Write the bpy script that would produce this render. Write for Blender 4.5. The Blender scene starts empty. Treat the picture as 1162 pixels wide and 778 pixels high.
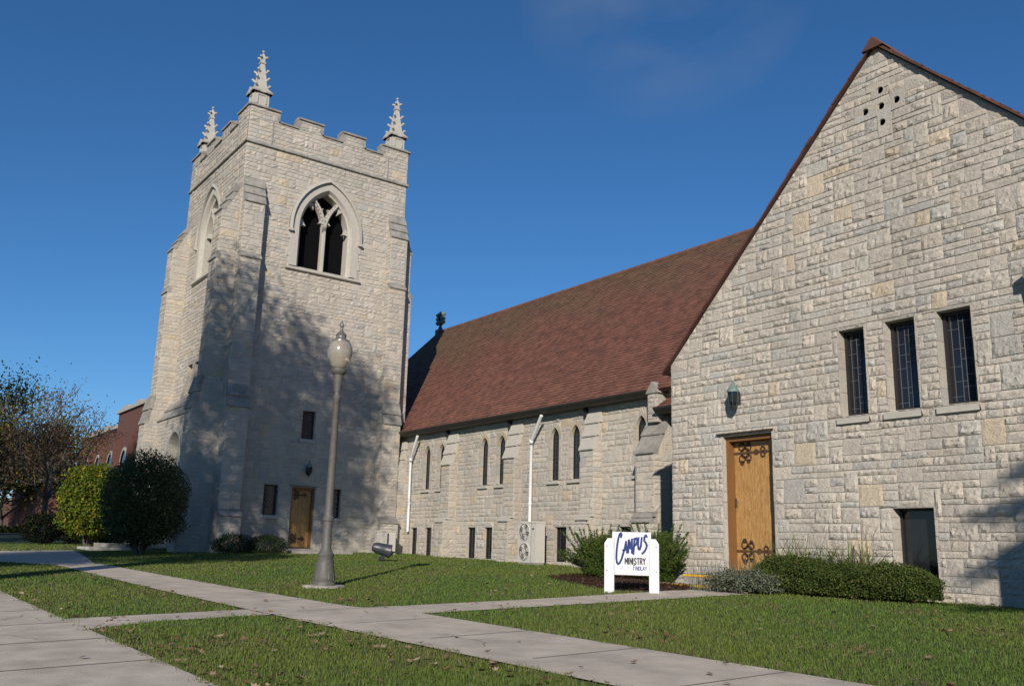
import bpy, math, random
import numpy as np
from mathutils import Vector, Matrix
C = bpy.context.scene
PI = math.pi
# ------------------------------------------------------------------ camera
yaw, pit, rol = math.radians(-53.92461), math.radians(12.87437), math.radians(1.58260)
fw = Vector((math.sin(yaw)*math.cos(pit), math.cos(yaw)*math.cos(pit), math.sin(pit)))
r0 = Vector((math.cos(yaw), -math.sin(yaw), 0)); u0 = r0.cross(fw)
rt = r0*math.cos(rol)+u0*math.sin(rol); up = -r0*math.sin(rol)+u0*math.cos(rol)
cd = bpy.data.cameras.new('camera'); cam = bpy.data.objects.new('camera', cd); C.collection.objects.link(cam)
cd.sensor_width = 36; cd.lens = 1026.609/1162*36; cd.clip_end = 3000; cd.clip_start = .05
m = Matrix.Identity(4)
for i in range(3):
    m[i][0], m[i][1], m[i][2], m[i][3] = rt[i], up[i], -fw[i], 0
cam.matrix_world = m
C.camera = cam
# ------------------------------------------------------------------ light
SAZ, SEL = math.radians(137.8-180), math.radians(24.5)       # direction towards the sun, from +X
CLOUD = (-.568, .590, .574)
SUN = Vector((math.cos(SAZ)*math.cos(SEL), math.sin(SAZ)*math.cos(SEL), math.sin(SEL)))
w = bpy.data.worlds.new('World'); C.world = w; w.use_nodes = True
nt = w.node_tree; nt.nodes.clear()
out = nt.nodes.new('ShaderNodeOutputWorld'); bg = nt.nodes.new('ShaderNodeBackground')
sky = nt.nodes.new('ShaderNodeTexSky'); sky.sky_type = 'NISHITA'; sky.sun_disc = False
sky.sun_elevation = SEL; sky.sun_rotation = math.atan2(SUN.x, SUN.y)
sky.altitude = 250; sky.air_density = 1.0; sky.dust_density = 0; sky.ozone_density = 8.0
bg.inputs[1].default_value = .088
tc = nt.nodes.new('ShaderNodeTexCoord'); mp = nt.nodes.new('ShaderNodeMapping')
mp.inputs['Rotation'].default_value = (0, 0, .6); mp.inputs['Scale'].default_value = (2.2, 7, 12)
nz = nt.nodes.new('ShaderNodeTexNoise'); nz.inputs['Scale'].default_value = 1.0; nz.inputs['Detail'].default_value = 5
cr = nt.nodes.new('ShaderNodeValToRGB'); cr.color_ramp.elements[0].position = .38; cr.color_ramp.elements[1].position = .8
cr.color_ramp.elements[1].color = (.36, .36, .36, 1)
mx = nt.nodes.new('ShaderNodeMixRGB'); mx.inputs[2].default_value = (3.4, 3.7, 4.1, 1)
nt.links.new(tc.outputs['Generated'], mp.inputs[0]); nt.links.new(mp.outputs[0], nz.inputs[0])
dp_ = nt.nodes.new('ShaderNodeVectorMath'); dp_.operation = 'DOT_PRODUCT'; dp_.inputs[1].default_value = CLOUD
mr_ = nt.nodes.new('ShaderNodeMapRange'); mr_.inputs[1].default_value = .988; mr_.inputs[2].default_value = 1.0
mu_ = nt.nodes.new('ShaderNodeMath'); mu_.operation = 'MULTIPLY'
nt.links.new(tc.outputs['Generated'], dp_.inputs[0]); nt.links.new(dp_.outputs['Value'], mr_.inputs[0])
nt.links.new(nz.outputs[0], cr.inputs[0]); nt.links.new(cr.outputs[0], mu_.inputs[0]); nt.links.new(mr_.outputs[0], mu_.inputs[1]); nt.links.new(mu_.outputs[0], mx.inputs[0])
hs = nt.nodes.new('ShaderNodeHueSaturation'); hs.inputs['Hue'].default_value = .498; hs.inputs['Saturation'].default_value = 1.07
nt.links.new(sky.outputs[0], hs.inputs['Color']); nt.links.new(hs.outputs[0], mx.inputs[1]); nt.links.new(mx.outputs[0], bg.inputs[0]); nt.links.new(bg.outputs[0], out.inputs[0])
sd = bpy.data.lights.new('sun', 'SUN'); sd.energy = 4.4; sd.angle = math.radians(.55); sd.color = (1, .905, .785)
so = bpy.data.objects.new('sun', sd); C.collection.objects.link(so)
so.rotation_euler = SUN.to_track_quat('Z', 'Y').to_euler()
C.view_settings.view_transform = 'Standard'; C.view_settings.look = 'None'
C.view_settings.exposure = .17; C.view_settings.gamma = 1
C.render.engine = 'CYCLES'; C.render.resolution_x = 1024; C.render.resolution_y = 685

# ------------------------------------------------------------------ helpers
CAM_K = .882                                  # tower, nave and things beside them are scaled about the camera by this
SCALED = False
CORNER0, CORNER = Vector((-33.0, 10.86, 0)), Vector((-29.106, 9.579, 0))  # tower corner before and after scaling about the camera
def scale_cam(p): return CORNER+(Vector(p)-CORNER0)*CAM_K if SCALED else Vector(p)
def gz(x, y):
    if SCALED:
        x, y = CORNER.x+(x-CORNER0.x)*CAM_K, CORNER.y+(y-CORNER0.y)*CAM_K
    h = -1.03-.0108*max(min(x, 20), -60)-.006*min(max(x, -60)+15, 0)+.0317*min(max(y, -10), 11)+.012*(min(max(y, 11), 30)-11)
    return h/CAM_K if SCALED else h

def mat(name, col, rough=.85, noise=0, nscale=5, bump=0, bscale=30, metal=0, attr=False, spec=None, col2=None, detail=4, stretch=None, trans=0):
    M = bpy.data.materials.new(name); M.use_nodes = True; n = M.node_tree; b = n.nodes['Principled BSDF']
    b.inputs['Roughness'].default_value = rough; b.inputs['Metallic'].default_value = metal
    if spec is not None: b.inputs['Specular IOR Level'].default_value = spec
    t = n.nodes.new('ShaderNodeTexCoord'); src = t.outputs['Object']
    if stretch:
        mm = n.nodes.new('ShaderNodeMapping'); mm.inputs['Scale'].default_value = stretch
        n.links.new(src, mm.inputs[0]); src = mm.outputs[0]
    rgb = n.nodes.new('ShaderNodeRGB'); rgb.outputs[0].default_value = (*col, 1); cur = rgb.outputs[0]
    if attr:
        a = n.nodes.new('ShaderNodeAttribute'); a.attribute_name = 'Col'
        cur = a.outputs['Color']
    if noise or col2:
        z = n.nodes.new('ShaderNodeTexNoise'); z.inputs['Scale'].default_value = nscale; z.inputs['Detail'].default_value = detail
        z.inputs['Roughness'].default_value = .65
        n.links.new(src, z.inputs['Vector'])
        if col2:
            r = n.nodes.new('ShaderNodeValToRGB'); r.color_ramp.elements[0].position = .42; r.color_ramp.elements[1].position = .62
            n.links.new(z.outputs[0], r.inputs[0])
            x = n.nodes.new('ShaderNodeMixRGB'); x.inputs[2].default_value = (*col2, 1)
            n.links.new(r.outputs[0], x.inputs[0]); n.links.new(cur, x.inputs[1]); cur = x.outputs[0]
        if noise:
            z2 = n.nodes.new('ShaderNodeTexNoise'); z2.inputs['Scale'].default_value = nscale*3.7; z2.inputs['Detail'].default_value = 6
            n.links.new(src, z2.inputs['Vector'])
            mr = n.nodes.new('ShaderNodeMapRange'); mr.inputs[1].default_value = .25; mr.inputs[2].default_value = .75
            mr.inputs[3].default_value = 1-noise; mr.inputs[4].default_value = 1+noise
            n.links.new(z2.outputs[0], mr.inputs[0])
            x = n.nodes.new('ShaderNodeMixRGB'); x.blend_type = 'MULTIPLY'; x.inputs[0].default_value = 1
            n.links.new(cur, x.inputs[1]); n.links.new(mr.outputs[0], x.inputs[2]); cur = x.outputs[0]
    if name == 'stone_ashlar':                              # soot and rain streaks over whole walls
        for sc_, st_, lo in ((.5, (1, 1, .35), .86), (2.6, (1, 1, .12), .93)):
            mm = n.nodes.new('ShaderNodeMapping'); mm.inputs['Scale'].default_value = st_
            z3 = n.nodes.new('ShaderNodeTexNoise'); z3.inputs['Scale'].default_value = sc_; z3.inputs['Detail'].default_value = 4
            m3 = n.nodes.new('ShaderNodeMapRange'); m3.inputs[1].default_value = .3; m3.inputs[2].default_value = .6; m3.inputs[3].default_value = lo; m3.inputs[4].default_value = 1.04
            x = n.nodes.new('ShaderNodeMixRGB'); x.blend_type = 'MULTIPLY'; x.inputs[0].default_value = 1
            n.links.new(t.outputs['Object'], mm.inputs[0]); n.links.new(mm.outputs[0], z3.inputs['Vector']); n.links.new(z3.outputs[0], m3.inputs[0])
            n.links.new(cur, x.inputs[1]); n.links.new(m3.outputs[0], x.inputs[2]); cur = x.outputs[0]
    n.links.new(cur, b.inputs['Base Color'])
    if bump:
        z = n.nodes.new('ShaderNodeTexNoise'); z.inputs['Scale'].default_value = bscale; z.inputs['Detail'].default_value = 5
        n.links.new(src, z.inputs['Vector'])
        bp = n.nodes.new('ShaderNodeBump'); bp.inputs['Strength'].default_value = bump; bp.inputs['Distance'].default_value = .02
        n.links.new(z.outputs[0], bp.inputs['Height']); n.links.new(bp.outputs[0], b.inputs['Normal'])
    if trans:
        tr = n.nodes.new('ShaderNodeBsdfTranslucent'); ms = n.nodes.new('ShaderNodeMixShader'); ms.inputs[0].default_value = trans
        n.links.new(cur, tr.inputs[0]); n.links.new(b.outputs[0], ms.inputs[1]); n.links.new(tr.outputs[0], ms.inputs[2])
        n.links.new(ms.outputs[0], n.nodes['Material Output'].inputs[0])
    return M

M_STONE = mat('stone_ashlar', (.4, .37, .32), .92, noise=.17, nscale=7, bump=.7, bscale=38, attr=True)
M_MORT = mat('mortar', (.5, .46, .395), .95, noise=.12, nscale=4, bump=.3, bscale=60)
M_DRESS = mat('dressed_limestone', (.44, .415, .365), .85, noise=.1, nscale=2.5, bump=.12, bscale=60)
M_DRESSD = mat('weathered_limestone', (.30, .285, .255), .88, noise=.2, nscale=2.2, bump=.2, bscale=40, col2=(.22, .21, .19))
M_TILE = mat('clay_tile', (.12, .05, .04), .8, noise=.3, nscale=.8, bump=.2, bscale=60, attr=True)
M_GLASS = mat('leaded_glass', (.012, .014, .018), .06, spec=.6, bump=.05, bscale=4)
M_BLIND = mat('window_blind', (.10, .12, .105), .25, noise=.15, nscale=2)
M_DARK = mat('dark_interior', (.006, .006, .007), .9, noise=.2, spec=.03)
M_LEAD = mat('lead_came', (.16, .16, .16), .6, noise=.1)
M_LEADD = mat('dark_lead_came', (.07, .075, .08), .6, noise=.1)
M_LEADA = mat('faint_lead_came', (.12, .13, .15), .6, noise=.1)
M_FRAME = mat('dark_metal_frame', (.018, .017, .018), .55, noise=.1)
M_WOOD = mat('oak_door', (.47, .275, .10), .5, noise=.38, nscale=5, col2=(.33, .165, .05), stretch=(9, 9, .9), bump=.15, bscale=12)
M_WOODD = mat('oak_frame', (.19, .09, .03), .55, noise=.2, nscale=4, stretch=(9, 9, .9))
M_IRON = mat('wrought_iron', (.085, .045, .025), .6, noise=.2)
M_COPPER = mat('aged_copper_gutter', (.028, .026, .023), .6, noise=.3, nscale=1.5)
M_VERD = mat('verdigris', (.14, .20, .18), .6, noise=.25, nscale=9)
M_VERDD = mat('dark_verdigris', (.035, .05, .047), .5, noise=.25, nscale=9)
M_WHITE = mat('white_paint', (.66, .67, .71), .5, noise=.07, nscale=3, col2=(.62, .63, .65))
M_PIPE = mat('white_pvc', (.72, .73, .74), .4, noise=.04)
M_LAMP = mat('grey_cast_iron', (.098, .096, .088), .6, noise=.22, nscale=5, col2=(.095, .088, .08), bump=.05)
M_CONC = mat('concrete_path', (.48, .42, .345), .92, noise=.22, nscale=.9, bump=.3, bscale=70, col2=(.43, .38, .315), detail=8)
M_CONCD = mat('rough_concrete', (.3, .28, .25), .95, noise=.25, nscale=6, bump=.6, bscale=20)
M_JOINT = mat('path_joint', (.31, .28, .24), .95, noise=.2)
M_AC = mat('beige_metal', (.52, .50, .46), .5, noise=.05, nscale=2)
M_ACD = mat('fan_dark', (.05, .05, .05), .5, noise=.1)
M_SPOT = mat('black_floodlight', (.04, .045, .055), .4, noise=.1)
M_NAVY = mat('navy_ink', (.006, .03, .16), .7, noise=.05)
M_BLACK = mat('black_ink', (.02, .02, .02), .5, noise=.05)
M_YEL = mat('yellow_paint', (.75, .42, .02), .6, noise=.15, nscale=9)
M_YELH = mat('yellow_enamel', (.85, .6, .02), .4, noise=.05)
M_BRICK = mat('red_brick', (.115, .05, .038), .9, noise=.2, nscale=1.5, bump=.2, bscale=8)
M_TRIM = mat('pale_trim', (.36, .34, .30), .8, noise=.08)
M_BARK = mat('bark', (.10, .085, .07), .95, noise=.35, nscale=8, bump=.8, bscale=18)
M_MULCH = mat('bark_mulch', (.055, .03, .02), .98, noise=.5, nscale=18, bump=1, bscale=50)

def leafmat(name, c, tr=.35):
    return mat(name, c, .75, noise=.15, nscale=3, attr=True, trans=tr, spec=.12)
M_LEAF = leafmat('foliage', (.06, .08, .03), .25)
M_GRASSB = mat('grass_blades', (.05, .09, .02), .65, attr=True, trans=.3, spec=.25)
M_GROUND = mat('lawn_soil', (.06, .09, .022), .98, noise=.3, nscale=2.5, bump=.8, bscale=90, col2=(.06, .085, .022))
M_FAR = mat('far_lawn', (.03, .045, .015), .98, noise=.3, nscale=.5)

class MB:
    def __init__(s): s.v = []; s.f = []; s.m = []; s.c = []; s.mats = []
    def mi(s, M):
        if M not in s.mats: s.mats.append(M)
        return s.mats.index(M)
    def face(s, pts, M, col=(.4, .38, .33)):
        b = len(s.v); s.v += [tuple(p) for p in pts]; s.f.append(tuple(range(b, b+len(pts)))); s.m.append(s.mi(M)); s.c.append(col)
    def mesh(s, pts, faces, M, col=(.4, .38, .33)):
        b = len(s.v); s.v += [tuple(p) for p in pts]; k = s.mi(M)
        for f in faces: s.f.append(tuple(b+i for i in f)); s.m.append(k); s.c.append(col)
    def box(s, a, b, M, col=(.4, .38, .33), rot=None, bev=0):
        x0, y0, z0 = a; x1, y1, z1 = b
        P = [Vector(p) for p in ((x0,y0,z0),(x1,y0,z0),(x1,y1,z0),(x0,y1,z0),(x0,y0,z1),(x1,y0,z1),(x1,y1,z1),(x0,y1,z1))]
        if rot:
            c = Vector(((x0+x1)/2, (y0+y1)/2, 0)); R = Matrix.Rotation(rot, 3, 'Z'); P = [R @ (p-c)+c for p in P]
        s.mesh(P, [(0,3,2,1),(4,5,6,7),(0,1,5,4),(1,2,6,5),(2,3,7,6),(3,0,4,7)], M, col)
    def obox(s, O, U, V, N, M, col=(.4, .38, .33)):
        O, U, V, N = Vector(O), Vector(U), Vector(V), Vector(N)
        P = [O, O+U, O+U+V, O+V]; P += [p+N for p in P]
        s.mesh(P, [(0,3,2,1),(4,5,6,7),(0,1,5,4),(1,2,6,5),(2,3,7,6),(3,0,4,7)], M, col)
    def tube(s, pts, rad, M, n=8, col=(.4, .38, .33), cap=True):
        pts = [Vector(p) for p in pts]; rad = rad if hasattr(rad, '__len__') else [rad]*len(pts)
        rings = []; ref = None
        for i, p in enumerate(pts):
            d = (pts[min(i+1, len(pts)-1)]-pts[max(i-1, 0)])
            if d.length < 1e-6: d = Vector((0, 0, 1))
            d.normalize()
            a = d.orthogonal().normalized() if ref is None else (ref-d*ref.dot(d)).normalized()
            ref = a; b = d.cross(a)
            rings.append([p+(a*math.cos(2*PI*k/n)+b*math.sin(2*PI*k/n))*rad[i] for k in range(n)])
        V = [q for r in rings for q in r]; F = []
        for i in range(len(pts)-1):
            for k in range(n): F.append((i*n+k, i*n+(k+1) % n, (i+1)*n+(k+1) % n, (i+1)*n+k))
        if cap: F.append(tuple(reversed(range(n)))); F.append(tuple((len(pts)-1)*n+k for k in range(n)))
        s.mesh(V, F, M, col)
    def lathe(s, c, prof, M, n=24, col=(.4, .38, .33)):
        s.tube([(c[0], c[1], c[2]+z) for r, z in prof], [r for r, z in prof], M, n, col)
    def build(s, name, parent=None, smooth=False):
        me = bpy.data.meshes.new(name); me.from_pydata([tuple(scale_cam(p)) for p in s.v] if SCALED else s.v, [], s.f); me.update()
        for M in s.mats: me.materials.append(M)
        me.polygons.foreach_set('material_index', s.m)
        ls = np.array([len(f) for f in s.f]); cc = np.ones((len(s.c), 4), np.float32); cc[:, :3] = np.array(s.c, np.float32)
        a = me.color_attributes.new('Col', 'FLOAT_COLOR', 'CORNER'); a.data.foreach_set('color', np.repeat(cc, ls, axis=0).ravel())
        if smooth:
            me.polygons.foreach_set('use_smooth', [True]*len(s.f))
            if smooth != 'all':
                try: me.set_sharp_from_angle(angle=math.radians(40))
                except Exception: pass
        o = bpy.data.objects.new(name, me); C.collection.objects.link(o)
        if parent: o.parent = parent; o.matrix_parent_inverse = Matrix.Translation(-parent.location)
        return o

def tag(o, label=None, cat=None, group=None, kind=None):
    if label: o['label'] = label
    if cat: o['category'] = cat
    if group: o['group'] = group
    if kind: o['kind'] = kind
    return o
def empty(name, loc, label, cat, group=None):
    o = bpy.data.objects.new(name, None); o.location = scale_cam(loc); o.empty_display_size = .2; C.collection.objects.link(o)
    return tag(o, label, cat, group)
def copy_tree(o, dz, parent=None):
    c = o.copy(); C.collection.objects.link(c)
    if parent: c.parent = parent
    for ch in [k for k in bpy.data.objects if k.parent == o]: copy_tree(ch, dz, c)
    return c

# ---- convex polygon tools (u, v)
def clip(P, a, b, c):                     # keep a*u+b*v <= c
    o = []
    for i in range(len(P)):
        p, q = P[i], P[(i+1) % len(P)]; dp = a*p[0]+b*p[1]-c; dq = a*q[0]+b*q[1]-c
        if dp <= 0: o.append(p)
        if (dp < 0 < dq) or (dq < 0 < dp):
            t = dp/(dp-dq); o.append((p[0]+(q[0]-p[0])*t, p[1]+(q[1]-p[1])*t))
    return o if len(o) > 2 else []
def area(P): return .5*sum(P[i][0]*P[(i+1) % len(P)][1]-P[(i+1) % len(P)][0]*P[i][1] for i in range(len(P)))
def ccw(P): return P if area(P) > 0 else P[::-1]
def edges(P):
    for i in range(len(P)):
        p, q = P[i], P[(i+1) % len(P)]; a, b = q[1]-p[1], p[0]-q[0]; l = math.hypot(a, b)
        if l > 1e-7: yield a/l, b/l, (a*p[0]+b*p[1])/l
def intersect(P, H):
    for a, b, c in edges(H):
        P = clip(P, a, b, c)
        if not P: return []
    return P
def subtract(P, H):
    if not P: return []
    I = intersect(P, H)
    if not I or abs(area(I)) < 1e-6: return [P]
    o = []; cur = P
    for a, b, c in edges(H):
        q = clip(cur, -a, -b, -c)
        if q and abs(area(q)) > 1e-5: o.append(q)
        cur = clip(cur, a, b, c)
        if not cur: break
    return o
def inset(P, d):
    Q = P
    for a, b, c in list(edges(P)):
        Q = clip(Q, a, b, c-d)
        if not Q: return []
    return Q
def rect(u0, u1, v0, v1): return [(u0, v0), (u1, v0), (u1, v1), (u0, v1)]

def stone_col(r, tan=.02):
    t = r.random(); k = r.uniform(.92, 1.07)
    if t < tan: c = (.48, .405, .305)
    elif t < tan+.14: c = (.46, .41, .345)
    elif t < tan+.27: c = (.41, .39, .35)
    elif t < tan+.32: c = (.38, .365, .335)
    else: c = (.44, .40, .345)
    return (c[0]*k, c[1]*k, c[2]*k)

def ashlar(mb, O, U, V, poly, holes=(), unit=.1, cell=.08, amp=.026, seed=1, base=True, joint=.007, cw=None, dark=1.0):
    """squared rubble wall: every stone a real rock-faced block set on the mortar plane"""
    O, U, V = Vector(O), Vector(U).normalized(), Vector(V).normalized(); N = U.cross(V)
    r = random.Random(seed); poly = ccw(poly); holes = [ccw(h) for h in holes]
    def W(u, v, d=0): return O+U*u+V*v+N*d
    if base:
        ps = [poly]
        for h in holes: ps = [q for p in ps for q in subtract(p, h)]
        for p in ps: mb.face([W(u, v) for u, v in p], M_MORT)
    u0 = min(p[0] for p in poly); u1 = max(p[0] for p in poly); v0 = min(p[1] for p in poly); v1 = max(p[1] for p in poly)
    cw = cw or unit*.66
    nc = int((u1-u0)/cw)+2; nr = int((v1-v0)/unit)+2
    oc = np.zeros((nr, nc), bool)
    vv = [v0+j*unit+(r.uniform(-.2, .2)*unit if 0 < j else 0) for j in range(nr+1)]
    for j in range(nr):
        for i in range(nc):
            if oc[j, i]: continue
            h = r.choices((1, 2, 3), (80, 17, 3))[0]
            wd = r.choice((2, 3, 3, 4, 4, 5, 6)) if h == 1 else (r.choice((3, 3, 4, 5)) if h == 2 else r.choice((4, 5)))
            h = min(h, nr-j); n = 0
            while n < wd and i+n < nc and not oc[j, i+n]: n += 1
            nf = 0                                          # avoid leaving one-cell slots
            while i+n+nf < nc and not oc[j, i+n+nf] and nf < 2: nf += 1
            if nf == 1: n += 1
            while h > 1 and oc[j:j+h, i:i+n].any(): h -= 1
            oc[j:j+h, i:i+n] = True
            a, b, c, d = u0+i*cw, u0+(i+n)*cw, vv[j], vv[j+h]
            R = rect(a, b, c, d); ps = intersect(R, poly)
            if not ps or abs(area(ps)) < .0012: continue
            full = abs(area(ps)-area(R)) < 1e-5
            ps = [ps]
            small = False
            for H in holes:
                if abs(area(H)) < .05 and intersect(R, H): small = True
                nps = [q for p in ps for q in subtract(p, H)]
                if len(nps) != len(ps) or (nps and abs(sum(area(q) for q in nps)-sum(area(q) for q in ps)) > 1e-6): full = False
                ps = nps
            col = stone_col(r, .012 if h == 1 else .10); col = tuple(x*dark for x in col); pr = r.uniform(.003, .014)
            if small:
                for p in ps:
                    if abs(area(p)) > 1e-5: mb.face([W(x, y, .02) for x, y in p], M_STONE, col)
                continue
            for p in ps:
                q = inset(p, joint)
                if not q or abs(area(q)) < .0012: continue
                uu = [t[0] for t in q]; v_ = [t[1] for t in q]; a_, b_, c_, d_ = min(uu), max(uu), min(v_), max(v_)
                isr = abs((b_-a_)*(d_-c_)-abs(area(q))) < 1e-5
                if isr:
                    nx = max(2, int(round((b_-a_)/cell))+1); nz = max(2, int(round((d_-c_)/cell))+1)
                    P = []; F = []
                    tilt = r.uniform(-.006, .006); jt = [r.uniform(-.007, .007) for _ in range(4)] if full else [0]*4; rel = amp*r.choice((.35, .8, 1, 1.3))
                    for y in range(nz+1):
                        for x in range(nx+1):
                            ed = x in (0, nx) or y in (0, nz)
                            fx = x/nx if x in (0, nx) else (x+r.uniform(-.3, .3))/nx
                            fy = y/nz if y in (0, nz) else (y+r.uniform(-.3, .3))/nz
                            dd = (pr*.4+.010*(1-fy)**2+r.uniform(-.002, .005)) if ed else pr+tilt*(fy-.5)+r.uniform(.15, 1)*rel*(1.2-.7*fy)
                            P.append(W(a_+(b_-a_)*fx+jt[2]*(1-fx)*(fy-.5), c_+(d_-c_)*fy+(jt[0]*(1-fx)+jt[1]*fx)*(1 if fy < .5 else .4), dd))
                    k = nx+1
                    for y in range(nz):
                        for x in range(nx): F.append((y*k+x, y*k+x+1, (y+1)*k+x+1, (y+1)*k+x))
                    ring = [x for x in range(k)]+[y*k+nx for y in range(1, nz+1)]+[nz*k+x for x in range(nx-1, -1, -1)]+[y*k for y in range(nz-1, 0, -1)]
                    nb = len(P)
                    for i_ in ring:
                        gp = P[i_]; P.append(gp-N*((gp-O).dot(N)))
                    L = len(ring)
                    for t in range(L): F.append((nb+t, nb+(t+1) % L, ring[(t+1) % L], ring[t]))
                    mb.mesh(P, F, M_STONE, col)
                else:
                    cx = sum(uu)/len(q); cy = sum(v_)/len(q); n_ = len(q)
                    P = [W(x, y, 0) for x, y in q]+[W(x, y, pr*.8) for x, y in q]+[W(cx, cy, pr+amp*.6)]
                    F = [(t, (t+1) % n_, n_+(t+1) % n_, n_+t) for t in range(n_)]+[(n_+t, n_+(t+1) % n_, 2*n_) for t in range(n_)]
                    mb.mesh(P, F, M_STONE, col)

def arch(a, rise, vs, vp, n=8, cu=0):
    """pointed-arch outline: bottom-right, right jamb, apex, left jamb, bottom-left"""
    R = (a*a+rise*rise)/(2*a); th = math.asin(min(1, rise/R))
    pr = [(cu+a, vs), (cu+a, vp)]+[(cu+a-R+R*math.cos(th*k/n), vp+R*math.sin(th*k/n)) for k in range(1, n+1)]
    return pr+[(2*cu-x, y) for x, y in pr[-2::-1]]

class Fr:
    """wall-face frame: u along, v up, outward n"""
    def __init__(s, O, U, V=(0, 0, 1)): s.O = Vector(O); s.U = Vector(U).normalized(); s.V = Vector(V).normalized(); s.N = s.U.cross(s.V)
    def __call__(s, u, v, d=0): return s.O+s.U*u+s.V*v+s.N*d
def bridge(mb, F, A, dA, B, dB, M, closed=False, col=(.4, .38, .33)):
    n = len(A)
    for i in range(n if closed else n-1):
        j = (i+1) % n
        mb.face([F(*A[i], dA), F(*A[j], dA), F(*B[j], dB), F(*B[i], dB)], M, col)
def fbox(mb, F, u0, u1, v0, v1, d0, d1, M, col=(.4, .38, .33)):
    mb.obox(F(u0, v0, d0), F.U*(u1-u0), F.V*(v1-v0), F.N*(d1-d0), M, col)
def fbar(mb, F, p, q, wd, d0, d1, M):
    a = F(*p, d0); b = F(*q, d0); t = (b-a)
    if t.length < 1e-5: return
    s = t.normalized().cross(F.N)*wd
    mb.obox(a-s*.5, t, s, F.N*(d1-d0), M)

# ------------------------------------------------------------------ setting: ground, paths
def sheet(name, poly, dz, M, step=.6, kind='structure', th=0):
    """sheet following the terrain; convex polygon in (x, y)"""
    mb = MB(); poly = ccw(poly)
    x0 = min(p[0] for p in poly); x1 = max(p[0] for p in poly); y0 = min(p[1] for p in poly); y1 = max(p[1] for p in poly)
    xs = sorted(set([x0, x1]+[k*step*4 for k in range(int(x0/step/4)-1, int(x1/step/4)+2) if x0 < k*step*4 < x1]+[20, -60])); xs = [x for x in xs if x0 <= x <= x1]
    ys = sorted(set([y0, y1]+[k*step for k in range(int(y0/step)-1, int(y1/step)+2) if y0 < k*step < y1]+[11.0, 30.0, -10.0])); ys = [y for y in ys if y0 <= y <= y1]
    for i in range(len(xs)-1):
        for j in range(len(ys)-1):
            q = intersect(rect(xs[i], xs[i+1], ys[j], ys[j+1]), poly)
            if q and abs(area(q)) > 1e-5: mb.face([(x, y, gz(x, y)+dz) for x, y in q], M)
    return mb
g = MB()
xs = [-1500, -600, -300, -150, -100, -75]+sorted(list(range(-60, 21, 2))+[-15])+[40, 100, 300, 900]; ys = [-900, -300, -100, -40, -20]+list(range(-10, 31, 1))+[45, 80, 200, 600, 1500]
for i in range(len(xs)-1):
    for j in range(len(ys)-1):
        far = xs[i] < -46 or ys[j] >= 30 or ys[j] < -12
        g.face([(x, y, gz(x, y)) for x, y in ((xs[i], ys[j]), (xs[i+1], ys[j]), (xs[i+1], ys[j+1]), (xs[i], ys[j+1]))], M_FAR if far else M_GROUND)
tag(g.build('ground'), 'gently sloping campus ground under the lawns', None, kind='structure')

PATHS = [('sidewalk', [(-80, -.4), (14, -.4), (14, 2.13), (-80, 2.13)], .012),
         ('path', [(-22.8, 4.15), (-10.8, 4.12), (14, 4.5), (14, 5.68), (-9.6, 5.62), (-10.6, 5.32), (-22.8, 5.1)], .016),
         ('crossing_path', [(-10.85, 2.125), (-9.72, 2.125), (-10.1, 2.9), (-10.15, 4.14), (-10.9, 4.14)], .009),
         ('door_path', [(-10.35, 5.4), (-9.35, 5.64), (-9.35, 11.6), (-10.6, 12.2), (-10.3, 8)], .012),
         ('side_walk', [(-32.0, -.39), (-24.9, -.39), (-24.7, 3.35), (-22.8, 4.15), (-22.8, 5.0), (-28.0, 5.8), (-32.0, 6.3)], .008)]
def concave_parts(P):                      # fan of convex bits is enough for these outlines
    c = (sum(p[0] for p in P)/len(P), sum(p[1] for p in P)/len(P))
    return [[c, P[i], P[(i+1) % len(P)]] for i in range(len(P))]
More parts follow.
